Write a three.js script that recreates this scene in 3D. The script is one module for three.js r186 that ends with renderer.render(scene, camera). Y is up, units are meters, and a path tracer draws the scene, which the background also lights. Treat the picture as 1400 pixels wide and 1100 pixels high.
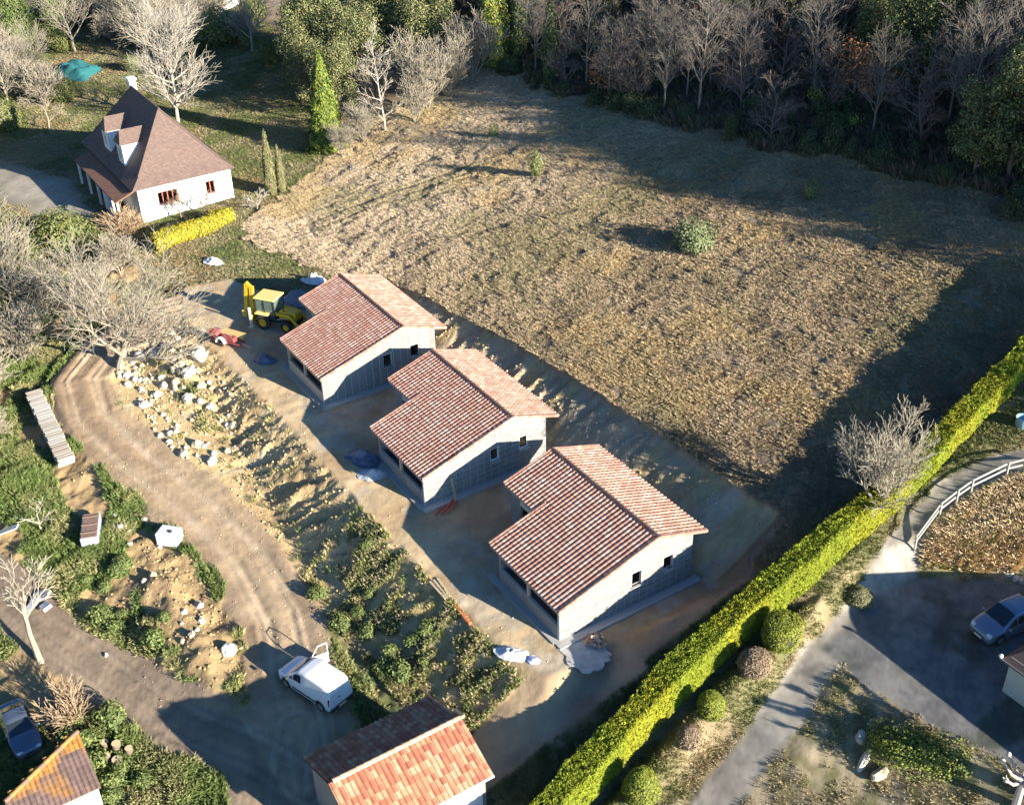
import * as THREE from 'three';
import { Sky } from 'three/addons/objects/Sky.js';
import { mergeGeometries } from 'three/addons/utils/BufferGeometryUtils.js';
import { RoundedBoxGeometry } from 'three/addons/geometries/RoundedBoxGeometry.js';

// ---------------------------------------------------------------- camera, sky, sun, exposure
const scene = new THREE.Scene();
const renderer = new THREE.WebGLRenderer({ antialias: true });
renderer.setSize(1024, 804);
renderer.toneMapping = THREE.LinearToneMapping;
renderer.toneMappingExposure = 3.15;
renderer.shadowMap.enabled = true;
const camera = new THREE.PerspectiveCamera(37.33, 1024 / 804, 1, 900);
camera.position.set(52.59, 49.19, 36.11);
camera.up.set(-0.44311, 0.8408, -0.31098);
camera.lookAt(52.59 - 71.218, 49.19 - 54.085, 36.11 - 44.752);
scene.add(camera);
const toSun = new THREE.Vector3(0.8987, 0.3083, -0.3119).normalize();
const sky = new Sky();
sky.name = 'sky';
sky.scale.setScalar(4000);
sky.userData.kind = 'structure';
sky.material.uniforms.turbidity.value = 2.2;
sky.material.uniforms.rayleigh.value = 1.1;
sky.material.uniforms.mieCoefficient.value = 0.003;
sky.material.uniforms.mieDirectionalG.value = 0.75;
sky.material.uniforms.cloudCoverage.value = 0;
sky.material.uniforms.sunPosition.value.copy(toSun);
scene.add(sky);
scene.environmentIntensity = 0.175;
const sun = new THREE.DirectionalLight(new THREE.Color(1.0, 0.9, 0.74), 5);
sun.position.copy(toSun).multiplyScalar(160);
sun.castShadow = true;
sun.shadow.mapSize.set(4096, 4096);
Object.assign(sun.shadow.camera, { left: -130, right: 130, top: 90, bottom: -90, near: 1, far: 420 });
scene.add(sun);

// ---------------------------------------------------------------- helpers
function mulberry(a) {
  return function () {
    a |= 0; a = (a + 0x6d2b79f5) | 0;
    let t = Math.imul(a ^ (a >>> 15), 1 | a);
    t = (t + Math.imul(t ^ (t >>> 7), 61 | t)) ^ t;
    return ((t ^ (t >>> 14)) >>> 0) / 4294967296;
  };
}
const rnd = mulberry(20240117);
const rr = (a, b, f = rnd) => a + (b - a) * f();
const clamp = (x, a = 0, b = 1) => Math.min(b, Math.max(a, x));
const mix = (a, b, t) => a + (b - a) * t;
const sstep = (a, b, x) => { const t = clamp((x - a) / (b - a)); return t * t * (3 - 2 * t); };
function hash2(i, j, s = 0) {
  let h = Math.imul(i, 374761393) + Math.imul(j, 668265263) + Math.imul(s, 974634777);
  h = Math.imul(h ^ (h >>> 13), 1274126177);
  return ((h ^ (h >>> 16)) >>> 0) / 4294967296;
}
function noise(x, y, s = 0) {
  const i = Math.floor(x), j = Math.floor(y), u = x - i, v = y - j;
  const a = u * u * (3 - 2 * u), b = v * v * (3 - 2 * v);
  return mix(mix(hash2(i, j, s), hash2(i + 1, j, s), a), mix(hash2(i, j + 1, s), hash2(i + 1, j + 1, s), a), b);
}
function fbm(x, y, o = 4, s = 0) {
  let t = 0, k = 0.5, n = 0;
  for (let q = 0; q < o; q++) { t += k * noise(x, y, s + q); n += k; x = x * 2.03 + 17.1; y = y * 2.03 - 9.7; k *= 0.5; }
  return t / n;
}
const taken = new Map();
function numbered(name) {
  const k = taken.get(name) ?? 0;
  taken.set(name, k + 1);
  return k ? `${name}_${String(k).padStart(3, '0')}` : name;
}
function shade(o) { o.castShadow = true; o.receiveShadow = true; return o; }
function mesh(name, geo, mat, parent = scene) {
  const m = shade(new THREE.Mesh(Array.isArray(geo) ? merged(geo) : geo, mat));
  m.name = parent === scene ? numbered(name) : name;
  parent.add(m);
  return m;
}
function merged(list) {
  const out = [];
  for (let g of list) {
    if (g.index) g = g.toNonIndexed();
    for (const k of Object.keys(g.attributes)) if (!['position', 'normal', 'uv', 'color'].includes(k)) g.deleteAttribute(k);
    out.push(g);
  }
  return out.length === 1 ? out[0] : mergeGeometries(out);
}
function tag(o, label, category, group) {
  o.userData.label = label; o.userData.category = category;
  if (group) o.userData.group = group;
  return o;
}
function thing(name, label, category, p = [0, 0, 0], turn = 0, group) {
  const o = new THREE.Group();
  o.name = numbered(name); o.position.set(...p); o.rotation.y = turn;
  scene.add(o);
  return tag(o, label, category, group);
}
function copyOf(src, p, turn, label, s = 1) {
  const c = src.clone();
  c.name = numbered(src.name.replace(/_\d{3}$/, ''));
  c.userData = { ...src.userData };
  if (label) c.userData.label = label;
  c.position.set(...p); c.rotation.y = turn;
  if (typeof s === 'number') c.scale.setScalar(s); else c.scale.set(...s);
  scene.add(c);
  return c;
}
function structure(o) { o.userData.kind = 'structure'; return o; }
function stuff(o) { o.userData.kind = 'stuff'; return o; }
const lin = (r, g, b) => new THREE.Color().setRGB(r, g, b);
const std = (c, rough = 0.9, o = {}) => new THREE.MeshStandardMaterial({ color: Array.isArray(c) ? lin(...c) : c, roughness: rough, ...o });
// boxes and bars
function bx(w, h, d, x = 0, y = 0, z = 0, ry = 0, rx = 0, rz = 0) {
  const g = new THREE.BoxGeometry(w, h, d);
  if (rx || ry || rz) g.applyMatrix4(new THREE.Matrix4().makeRotationFromEuler(new THREE.Euler(rx, ry, rz, 'YXZ')));
  return g.translate(x, y, z);
}
function rbx(w, h, d, r, x = 0, y = 0, z = 0) { return new RoundedBoxGeometry(w, h, d, 2, r).translate(x, y, z); }
const V = (x, y, z) => new THREE.Vector3(x, y, z);
function rod(a, b, r0, r1 = r0, n = 6) {
  a = Array.isArray(a) ? V(...a) : a; b = Array.isArray(b) ? V(...b) : b;
  const d = b.clone().sub(a), L = d.length();
  const g = new THREE.CylinderGeometry(r1, r0, L, n, 1);
  g.translate(0, L / 2, 0);
  g.applyQuaternion(new THREE.Quaternion().setFromUnitVectors(V(0, 1, 0), d.divideScalar(L)));
  return g.translate(a.x, a.y, a.z);
}
function bar(a, b, w, h) { // square bar between two points
  a = V(...a); b = V(...b);
  const d = b.clone().sub(a), L = d.length();
  const g = new THREE.BoxGeometry(w, h, L);
  g.applyMatrix4(new THREE.Matrix4().lookAt(a, b, Math.abs(d.y) > 0.95 * L ? V(1, 0, 0) : V(0, 1, 0)));
  return g.translate((a.x + b.x) / 2, (a.y + b.y) / 2, (a.z + b.z) / 2);
}
function tint(g, c) { // one vertex colour for a whole geometry
  const n = g.attributes.position.count, a = new Float32Array(n * 3);
  for (let i = 0; i < n; i++) { a[i * 3] = c[0]; a[i * 3 + 1] = c[1]; a[i * 3 + 2] = c[2]; }
  g.setAttribute('color', new THREE.BufferAttribute(a, 3));
  return g;
}
function triGeo(pos, col, uv) {
  const g = new THREE.BufferGeometry();
  g.setAttribute('position', new THREE.BufferAttribute(new Float32Array(pos), 3));
  if (col) g.setAttribute('color', new THREE.BufferAttribute(new Float32Array(col), 3));
  g.setAttribute('uv', new THREE.BufferAttribute(uv ? new Float32Array(uv) : new Float32Array(pos.length / 3 * 2), 2));
  g.computeVertexNormals();
  return g;
}
// greyscale grain texture that tiles
function grain(size, cell, seed, lo, hi, oct = 5, fn) {
  const d = new Uint8Array(size * size * 4);
  for (let j = 0; j < size; j++) for (let i = 0; i < size; i++) {
    let t = 0, k = 0.5, n = 0, c = cell;
    for (let q = 0; q < oct && c >= 1; q++) {
      const p = Math.round(size / c), x = i / c, y = j / c, a = Math.floor(x), b = Math.floor(y);
      const u = x - a, v = y - b, uu = u * u * (3 - 2 * u), vv = v * v * (3 - 2 * v);
      const H = (m, o) => hash2(((m % p) + p) % p, ((o % p) + p) % p, seed + q);
      t += k * mix(mix(H(a, b), H(a + 1, b), uu), mix(H(a, b + 1), H(a + 1, b + 1), uu), vv);
      n += k; k *= 0.68; c /= 2;
    }
    t = t / n;
    if (fn) t = fn(t);
    const s = Math.round(255 * clamp(mix(lo, hi, clamp((t - 0.5) * 1.7 + 0.5)))), o = (j * size + i) * 4;
    d[o] = d[o + 1] = d[o + 2] = s; d[o + 3] = 255;
  }
  const T = new THREE.DataTexture(d, size, size);
  T.wrapS = T.wrapT = THREE.RepeatWrapping; T.magFilter = THREE.LinearFilter; T.minFilter = THREE.LinearMipmapLinearFilter;
  T.generateMipmaps = true; T.needsUpdate = true;
  return T;
}
// ---------------------------------------------------------------- the lie of the land (metres; x runs along the row of houses, z downhill)
const KZ = [70, 45, 35, 27, 20, 15, 10, 5, 0, -5, -10, -15, -28, -50, -100, -200, -320];
const KX = [-320, -120, -62, -35, -10, 8, 16.5, 21, 30, 90];
const KY = [
  [-6, -4, -3.4, -2.8, -2.2, -1.8, -1.4, -1, -0.6, 0, 0.6, 1.2, 3, 7, 15, 32, 50],
  [-6, -4, -3.4, -2.8, -2.2, -1.8, -1.4, -1, -0.6, 0, 0.6, 1.2, 3, 7, 15, 32, 50],
  [-4.5, -3.2, -2.6, -2, -1.4, -1, -0.5, -0.1, 0, 0.2, 0.9, 1.6, 3.9, 8, 16, 34, 52],
  [-5, -4, -3.5, -2.4, -1.3, -0.9, -0.3, 0.2, 0.8, 1.6, 2.6, 3.6, 6, 9.6, 18, 36, 54],
  [-6, -4.6, -4.2, -3.4, -2.75, -2.6, -1.6, -0.3, 1, 2.4, 3.4, 4.4, 6.9, 11.2, 21, 40, 60],
  [-7, -5.2, -4.6, -3.8, -3.3, -3, -2, -0.6, 1, 2.4, 3.5, 4.5, 7.3, 12, 22, 42, 62],
  [-8, -5.6, -4.9, -4.1, -3.4, -2.9, -1.5, -0.3, 1, 2.5, 3.5, 4.6, 7.7, 12.6, 23, 43, 63],
  [-9, -6.2, -5.5, -4.8, -4, -3.3, -2.6, -1.5, 0.3, 1.5, 2.5, 3.8, 7.8, 13, 24, 44, 64],
  [-9, -6.4, -5.6, -5, -4.3, -3.6, -2.9, -1.9, -0.6, 0.7, 1.6, 2.8, 6.6, 12, 23, 43, 63],
  [-9, -6, -5.2, -4.6, -4, -3.4, -2.8, -1.8, -0.6, 0.7, 1.8, 3, 7, 13, 24, 44, 64],
];
function hermite(xs, at, x) { // monotone-ish cubic through uneven knots
  const up = xs[1] > xs[0];
  let i = 0;
  while (i < xs.length - 2 && (up ? x > xs[i + 1] : x < xs[i + 1])) i++;
  const x0 = xs[i], x1 = xs[i + 1], h = x1 - x0, t = clamp((x - x0) / h), p0 = at(i), p1 = at(i + 1);
  const m0 = i > 0 ? (p1 - at(i - 1)) / (x1 - xs[i - 1]) * h : p1 - p0;
  const m1 = i < xs.length - 2 ? (at(i + 2) - p0) / (xs[i + 2] - x0) * h : p1 - p0;
  const t2 = t * t, t3 = t2 * t;
  return (2 * t3 - 3 * t2 + 1) * p0 + (t3 - 2 * t2 + t) * m0 + (-2 * t3 + 3 * t2) * p1 + (t3 - t2) * m1;
}
const natural = (x, z) => hermite(KX, (i) => hermite(KZ, (j) => KY[i][j], z), x);
const PAD = [[12.4, -3.6], [12.9, 9.4], [10.9, 10.1], [6, 10.3], [-5.8, 10.8], [-19.5, 10.9], [-32, 11.4], [-40, 11.6], [-45, 9.5], [-44, 5.5], [-37, 3.2], [-34, -1], [-33, -3.6]];
const padLevel = (x) => clamp(-0.0108 * x, -0.1, 0.42);
function segD(px, pz, a, b) {
  const dx = b[0] - a[0], dz = b[1] - a[1], t = clamp(((px - a[0]) * dx + (pz - a[1]) * dz) / (dx * dx + dz * dz));
  return [Math.hypot(px - a[0] - t * dx, pz - a[1] - t * dz), t];
}
function polyD(px, pz, poly) { // signed: negative inside
  let d = 1e9, inside = false;
  for (let i = 0, j = poly.length - 1; i < poly.length; j = i++) {
    const a = poly[i], b = poly[j];
    d = Math.min(d, segD(px, pz, a, b)[0]);
    if ((a[1] > pz) !== (b[1] > pz) && px < ((b[0] - a[0]) * (pz - a[1])) / (b[1] - a[1]) + a[0]) inside = !inside;
  }
  return inside ? -d : d;
}
// tracks: [x, z, level]
const TRACKS = [
  { w: 2.3, s: 1.5, p: [[9.5, 22.5, -3.4], [5.5, 21.2, -3.2], [1.5, 20.2, -3], [-3.5, 18.8, -2.9], [-9.9, 18.4, -2.7], [-16.8, 19.4, -2.3], [-23.9, 21.2, -1.9], [-31.2, 22.4, -1.4], [-36.7, 21.6, -1.0], [-40.5, 17.8, -0.5], [-42.4, 12.6, 0.1], [-41.5, 7.8, 0.35]] },
  { w: 2.0, s: 1.6, p: [[-20, 33.5, -3.5], [-11.6, 31.6, -3.6], [-5.5, 29.3, -3.7], [1.1, 26.8, -3.6], [5.7, 24.2, -3.45], [10, 22.5, -3.4]] },
  { w: 3.2, s: 2.0, p: [[5, 21.5, -3.25], [9, 24, -3.5], [16, 27, -3.9], [30, 31, -4.6]] },
];
const DRIVE = { w: 1.15, s: 0.9, p: [[25.2, 14, -4.0], [23.9, 7, -2.4], [22.8, 3, -1.0], [22.1, -0.5, 0.2], [21.2, -4, 1.2], [19.9, -8.5, 2.3], [18.9, -12, 3.3], [18.2, -15, 4.2], [18.1, -17.6, 4.9], [18.8, -20.8, 5.8], [21.5, -26, 7.0]] };
function nearTrack(x, z, T) {
  let best = [1e9, 0, 0], run = 0;
  for (let i = 0; i + 1 < T.p.length; i++) {
    const a = T.p[i], b = T.p[i + 1], L = Math.hypot(b[0] - a[0], b[1] - a[1]);
    const [d, t] = segD(x, z, a, b);
    if (d < best[0]) {
      const side = (b[0] - a[0]) * (z - a[1]) - (b[1] - a[1]) * (x - a[0]);
      best = [d, mix(a[2], b[2], t), run + t * L, Math.sign(side) * d];
    }
    run += L;
  }
  return best;
}
const COURT = [[20.6, -4], [23.4, -3.6], [29.4, -4.9], [36, -6.5], [44, -8], [44, -18], [30, -17.5], [24, -16.3], [20.3, -12.6], [19.4, -9.0]];
const courtLevel = (x, z) => 1.35 - 0.07 * (z + 6) + 0.0 * x;
function bare(x, z) { // everything but the small bumps
  let y = natural(x, z);
  const d = x > -60 && x < 30 && z > -22 && z < 30 ? polyD(x, z, PAD) : 99;
  if (d < 16) {
    const P = padLevel(x), o = Math.max(0, d);
    const rough = (fbm(x * 0.55, z * 0.3, 3, 5) - 0.5) * 0.5 * sstep(0, 1, o);
    const back = z < 0 && x < 12.5, up = back ? 0.59 : 0.7, down = 0.62, cap = P + Math.max(0, o * up + rough * (back ? 0.3 : 1));
    const lip = back ? 0.4 : 0; // the digger left a low scarp at the top
    y = y > cap + lip ? cap : Math.max(y, P - Math.max(0, o * down + rough * 0.6));
    if (!back) y = Math.min(y, cap);
  }
  for (const T of TRACKS) {
    const [dt, lev] = nearTrack(x, z, T);
    if (dt < T.w + T.s) y = mix(lev, y, sstep(T.w * 0.75, T.w + T.s, dt));
  }
  if (x > 14 && x < 48 && z < 20 && z > -40) {
    // ditch at the foot of the hedge and the low bank beside the lane
    const hx = hermite([17, 12.8, 8.2, 5, 2, -1.9, -5.9, -10.3], (i) => [20.4, 19.2, 18.35, 17.75, 17.45, 17.15, 16.95, 16.55][i], z), w = sstep(-8, -4, z) * sstep(18, 12, z);
    y += w * (0.75 * Math.exp(-(((x - hx - 2.3) / 0.75) ** 2)) - 0.4 * Math.exp(-(((x - hx - 1.05) / 0.45) ** 2)));
    const [dt, lev] = nearTrack(x, z, DRIVE);
    if (dt < DRIVE.w + DRIVE.s) y = mix(lev, y, sstep(DRIVE.w * 0.8, DRIVE.w + DRIVE.s, dt));
    const c = polyD(x, z, COURT);
    if (c < 1.8) y = mix(courtLevel(x, z), y, sstep(-0.2, 1.8, c));
  }
  // spoil heap beside the track, and the low mound of the grass bank
  const g = (cx, cz, rx, rz, h) => h * Math.exp(-(((x - cx) / rx) ** 2) - (((z - cz) / rz) ** 2));
  if (z > 12 && x < 10) {
    y += g(-9.6, 24.3, 3.2, 1.5, 0.75) + g(-5, 24.6, 3.4, 1.6, 0.7) + g(-16, 26.5, 5, 2, 0.5) + g(-1.5, 24.2, 2.6, 1.2, 0.55) - g(-8.2, 23.2, 0.9, 0.7, 0.5) + g(-25, 29, 7, 3, 0.5);
    y += g(-34, 14.5, 2.6, 1.6, 0.8) + g(-29, 14.2, 3, 1.6, 0.5);
  }
  return y;
}
const YARD = [[-84, 11.5], [-81, 9.9], [-70, 10.6], [-66, 12.5], [-70, 17], [-76, 16], [-90, 21], [-100, 18], [-92, 14]];
const woodEdge = (x) => hermite([-110, -85, -72, -63, -47, -31, -22, -13, -3, 8, 20, 60], (i) => [-48, -44, -42, -39.5, -39.5, -40.5, -41.5, -44.5, -43.5, -45, -45, -46][i], x);
// what covers the ground
function zone(x, z) {
  const d = polyD(x, z, PAD), n = (fbm(x * 0.35, z * 0.35, 3, 31) - 0.5);
  if (x > 14) {
    if (polyD(x, z, COURT) + n < 0) return 'court';
    if (nearTrack(x, z, DRIVE)[0] + n * 0.6 < DRIVE.w) return 'drive';
  }
  if (d < 0.05 + n * 0.25) return 'pad';
  for (let k = 0; k < 3; k++) if (nearTrack(x, z, TRACKS[k])[0] + n * 1.4 < TRACKS[k].w + (k ? 0.1 : 0.3)) return 'track';
  if (d < (x < -4 ? 8.5 : 5.6) && z > 8 && z < 20 && x < 12 && x > -41) return 'slope';
  if (x > 7 && x < 15.6 && z > 4 && z < 16) return 'track';
  if (z < -1 && x > -35 && x < 13.2 && d < 6 && bare(x, z) < natural(x, z) - 0.12) return 'cut';
  if (x > 12 && x < 15.2 && d < 2.3 && z < 10) return 'cut';
  if (z > 11 && x < 14 && x > -60) return 'bank';
  if (x > 15) return 'verge';
  const edge = hermite([-120, -80, -66, -62, -58, -54, -46, -40, -20, 40], (i) => [-30, -22, -17, -11.5, -4.5, -0.5, 0.3, -1.5, -3, -3][i], x);
  if (x < -60 && polyD(x, z, YARD) + n * 1.5 < 0) return 'yard';
  if (z > edge + n * 5 + 1.6 * (noise(x * 1.3, z * 1.3, 33) - 0.5)) return 'garden';
  return 'meadow';
}
function ground(x, z) {
  let y = bare(x, z);
  const zn = zone(x, z);
  if (zn === 'pad') y += (fbm(x * 1.3, z * 1.3, 3, 3) - 0.5) * 0.09;
  else if (zn === 'track') {
    let rut = 0;
    for (const T of TRACKS) {
      const q = nearTrack(x, z, T);
      if (q[0] < T.w + 0.5) for (const o of [-1.35, -0.75, 0.7, 1.3]) { const e = (q[3] - o - 0.25 * (noise(q[2] * 0.2, o, 9) - 0.5)) / 0.2; rut -= 0.085 * Math.exp(-e * e); }
    }
    y += rut + (fbm(x * 1.6, z * 1.6, 4, 7) - 0.5) * 0.07;
    const q = nearTrack(x, z, TRACKS[z > 24 && x > -30 && x < 4 ? 1 : 0]);
    if (q[0] < 4) y += (fbm(q[2] * 0.1, q[3] * 1.9, 3, 8) - 0.5) * 0.24;
  } else if (zn === 'slope') {
    const wx = x + 2.4 * (fbm(x * 0.35, z * 0.5, 2, 22) - 0.5), gl = 1 - Math.abs(2 * fbm(wx * 0.8 + z * 0.5, z * 0.2, 4, 12) - 1);
    const d = clamp(polyD(x, z, PAD) / 5), a = Math.sin(Math.PI * clamp(d * 0.9 + 0.1));
    y += (gl - 0.72) * 0.95 * a * (x < -2 ? 1 : 0.5) + (fbm(x * 1.1, z * 0.8, 5, 14) - 0.5) * 0.5 * a;
  } else if (zn === 'cut') {
    const r = Math.abs(2 * fbm(x * 0.75 + 0.15 * z, z * 0.14, 3, 15) - 1), a = x < 12.5 ? sstep(0, 0.8, polyD(x, z, PAD)) : 0.3;
    y += (0.3 - r) * 0.45 * a + (fbm(x * 2.2, z * 0.9, 4, 17) - 0.5) * 0.42 * a;
  }
  else if (zn === 'bank') y += (fbm(x * 0.8, z * 0.8, 4, 16) - 0.5) * 0.75;
  else if (zn === 'meadow') y += (fbm(x * 0.3, z * 0.3, 4, 18) - 0.5) * 0.5 + (fbm(x * 1.5, z * 1.5, 2, 19) - 0.5) * 0.16;
  else if (zn === 'verge' || zn === 'garden') y += (fbm(x * 0.6, z * 0.6, 3, 20) - 0.5) * 0.22;
  else y += (fbm(x * 0.8, z * 0.8, 2, 21) - 0.5) * 0.04;
  return y;
}
// ---------------------------------------------------------------- ground sheets
const soilGrain = grain(512, 128, 71, 0.62, 1.0, 8);
const GROUND = {
  pad: ['building_platform', ''],
  track: ['dirt_track', ''], slope: ['embankment', ''], cut: ['cut_bank', ''], bank: ['grass_bank', ''],
  meadow: ['meadow', ''], garden: ['garden_lawn', ''], verge: ['roadside_verge', ''], yard: ['garden_yard', ''], court: ['driveway', ''], drive: ['asphalt_lane', ''],
};
const C3 = (a, b, t) => [mix(a[0], b[0], t), mix(a[1], b[1], t), mix(a[2], b[2], t)];
function soil(x, z, zn) {
  const n1 = fbm(x * 0.22, z * 0.22, 4, 41), n2 = fbm(x * 1.4, z * 1.4, 3, 44), n3 = hash2(Math.round(x * 40), Math.round(z * 40), 3);
  const k = zn === 'drive' || zn === 'court' ? 0.55 + 0.7 * n2 + 0.35 * fbm(x * 4, z * 4, 2, 46) - 0.15 + 0.2 * (n3 - 0.5) : 0.86 + 0.28 * n2 + 0.1 * (n3 - 0.5);
  let c;
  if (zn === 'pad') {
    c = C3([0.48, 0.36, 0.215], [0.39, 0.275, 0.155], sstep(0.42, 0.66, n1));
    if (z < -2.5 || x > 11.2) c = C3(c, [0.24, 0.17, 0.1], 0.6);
    c = C3(c, [0.4, 0.35, 0.27], 0.7 * sstep(0.56, 0.7, fbm(x * 0.6, z * 0.6, 3, 47)));
  } else if (zn === 'track') {
    c = C3([0.38, 0.28, 0.175], [0.28, 0.195, 0.12], sstep(0.35, 0.65, n1));
    let w = 0;
    for (const T of TRACKS) { const q = nearTrack(x, z, T); if (q[0] < T.w) for (const o of [-1.05, 1.0]) w = Math.max(w, Math.exp(-(((q[3] - o) / 0.32) ** 2)) * (0.4 + 0.6 * noise(q[2] * 0.35, o, 4))); }
    c = C3(c, [0.46, 0.36, 0.25], 0.8 * w);
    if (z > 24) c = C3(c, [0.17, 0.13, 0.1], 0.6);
  } else if (zn === 'slope') {
    c = C3([0.52, 0.38, 0.19], [0.4, 0.28, 0.14], sstep(0.4, 0.62, n1 * 0.5 + 0.5 * n2));
    c = C3(c, [0.47, 0.39, 0.26], 0.6 * sstep(0.55, 0.68, fbm(x * 0.9 + z * 0.2, z * 0.2, 3, 49)));
    const green = sstep(-6, 2, x + 4 * (n1 - 0.5));
    c = C3(c, [0.16, 0.15, 0.06], 0.5 * green * sstep(0.35, 0.55, n2));
  } else if (zn === 'cut') {
    c = C3([0.52, 0.415, 0.275], [0.43, 0.34, 0.225], sstep(0.4, 0.62, n1));
    c = C3(c, [0.52, 0.39, 0.19], sstep(0.5, 0.62, fbm(x * 0.8, z * 0.3, 3, 51)) * 0.85);
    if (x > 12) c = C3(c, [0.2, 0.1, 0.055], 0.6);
  } else if (zn === 'bank') {
    c = C3([0.1, 0.12, 0.04], [0.16, 0.14, 0.06], sstep(0.4, 0.6, n2));
    const dirt = Math.max(Math.exp(-(((x + 8) / 9) ** 2) - (((z - 23.6) / 2.1) ** 2)) * 1.25, Math.exp(-(((x + 24) / 5) ** 2) - (((z - 25.5) / 1.6) ** 2)) * 1.2, sstep(0.56, 0.66, fbm(x * 0.25, z * 0.25, 3, 53)) * 0.8);
    c = C3(c, C3([0.4, 0.28, 0.13], [0.28, 0.19, 0.1], n2), sstep(0.35, 0.6, dirt + 0.5 * (n2 - 0.5)));
  } else if (zn === 'meadow') {
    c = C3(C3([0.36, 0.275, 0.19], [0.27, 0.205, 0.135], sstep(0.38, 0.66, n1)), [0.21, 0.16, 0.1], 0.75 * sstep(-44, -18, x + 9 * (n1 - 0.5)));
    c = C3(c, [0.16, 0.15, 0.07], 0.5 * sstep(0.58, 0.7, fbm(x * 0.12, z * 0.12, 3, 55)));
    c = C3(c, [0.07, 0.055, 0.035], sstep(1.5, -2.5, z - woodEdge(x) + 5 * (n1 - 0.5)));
  } else if (zn === 'garden') {
    c = C3([0.1, 0.12, 0.035], [0.16, 0.14, 0.06], sstep(0.42, 0.62, n1));
    c = C3(c, [0.18, 0.13, 0.065], 0.6 * sstep(0.55, 0.66, fbm(x * 0.15, z * 0.15, 3, 57)));
    c = C3(c, [0.13, 0.11, 0.06], 0.8 * sstep(-80, -110, x));
  } else if (zn === 'yard') {
    c = C3([0.36, 0.32, 0.26], [0.26, 0.24, 0.2], sstep(0.4, 0.6, n1));
  } else if (zn === 'verge') {
    c = C3([0.15, 0.14, 0.06], [0.25, 0.195, 0.11], sstep(0.42, 0.6, n1 * 0.6 + 0.4 * n2));
    if (x > 22) c = C3(c, [0.34, 0.28, 0.19], 0.6 * sstep(0.4, 0.6, n2));
  } else {
    c = zn === 'drive' ? C3([0.35, 0.315, 0.265], [0.25, 0.225, 0.19], sstep(0.38, 0.62, n1)) : C3([0.19, 0.185, 0.18], [0.11, 0.11, 0.115], sstep(0.38, 0.62, n2));
    c = C3(c, [0.05, 0.06, 0.04], 0.75 * sstep(0.54, 0.66, fbm(x * 0.5, z * 0.5, 4, 59)) * (zn === 'court' ? 1 : 0.25));
    c = C3(c, [0.24, 0.225, 0.2], 0.45 * sstep(0.58, 0.7, fbm(x * 0.4, z * 0.4, 3, 61)));
  }
  return [c[0] * k, c[1] * k, c[2] * k];
}
const groundMat = {};
for (const k of Object.keys(GROUND)) groundMat[k] = new THREE.MeshStandardMaterial({ vertexColors: true, roughness: k === 'drive' || k === 'court' ? 0.8 : 0.97, map: soilGrain, bumpMap: soilGrain, bumpScale: k === 'drive' || k === 'court' ? 0.012 : k === 'slope' || k === 'cut' || k === 'bank' ? 0.2 : 0.08 });
function sheet(x0, x1, z0, z1, st, hole) {
  const nx = Math.round((x1 - x0) / st), nz = Math.round((z1 - z0) / st), W = nx + 1;
  const Y = new Float32Array(W * (nz + 1)), Z = new Array(W * (nz + 1));
  for (let j = 0; j <= nz; j++) for (let i = 0; i <= nx; i++) {
    const x = x0 + i * st, z = z0 + j * st;
    if (hole && x > hole[0] && x < hole[1] && z > hole[2] && z < hole[3]) continue;
    Z[j * W + i] = zone(x, z); Y[j * W + i] = ground(x, z) - (hole && x > -67 && x < 41 && z > -63 && z < 45 ? 0.3 : 0);
  }
  const blend = (x, z, v) => { // soft seams where two covers meet
    if ([1, -1, W, -W].every((o) => Z[v + o] === undefined || Z[v + o] === Z[v])) return soil(x, z, Z[v]);
    const c = [0, 0, 0];
    for (let k = 0; k < 9; k++) { const a = x + ((k % 3) - 1) * st * 0.6, b = z + (Math.floor(k / 3) - 1) * st * 0.6, q = soil(a, b, zone(a, b)); c[0] += q[0] / 9; c[1] += q[1] / 9; c[2] += q[2] / 9; }
    return c;
  };
  const sets = {};
  for (let j = 0; j < nz; j++) for (let i = 0; i < nx; i++) {
    const a = j * W + i, q = [a, a + W, a + W + 1, a + 1];
    if (q.some((v) => Z[v] === undefined)) continue;
    if (hole && x0 + (i + 0.5) * st > hole[0] && x0 + (i + 0.5) * st < hole[1] && z0 + (j + 0.5) * st > hole[2] && z0 + (j + 0.5) * st < hole[3]) continue;
    const s = (sets[Z[a]] ??= { map: new Map(), pos: [], nor: [], col: [], uv: [], idx: [] });
    const id = q.map((v) => {
      let n = s.map.get(v);
      if (n === undefined) {
        n = s.pos.length / 3; s.map.set(v, n);
        const vi = v % W, vj = (v - vi) / W, x = x0 + vi * st, z = z0 + vj * st;
        s.pos.push(x, Y[v], z);
        const g = (k) => (Z[k] === undefined ? Y[v] : Y[k]);
        const dx = vi > 0 && vi < nx ? (g(v + 1) - g(v - 1)) / (2 * st) : 0, dz = vj > 0 && vj < nz ? (g(v + W) - g(v - W)) / (2 * st) : 0, l = Math.hypot(dx, 1, dz);
        s.nor.push(-dx / l, 1 / l, -dz / l);
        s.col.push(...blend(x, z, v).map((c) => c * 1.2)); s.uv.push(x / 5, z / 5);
      }
      return n;
    });
    s.idx.push(id[0], id[1], id[2], id[0], id[2], id[3]);
  }
  const out = {};
  for (const k of Object.keys(sets)) {
    const s = sets[k], g = new THREE.BufferGeometry();
    g.setAttribute('position', new THREE.BufferAttribute(new Float32Array(s.pos), 3));
    g.setAttribute('normal', new THREE.BufferAttribute(new Float32Array(s.nor), 3));
    g.setAttribute('color', new THREE.BufferAttribute(new Float32Array(s.col), 3));
    g.setAttribute('uv', new THREE.BufferAttribute(new Float32Array(s.uv), 2));
    g.setIndex(s.idx);
    out[k] = g;
  }
  return out;
}
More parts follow.
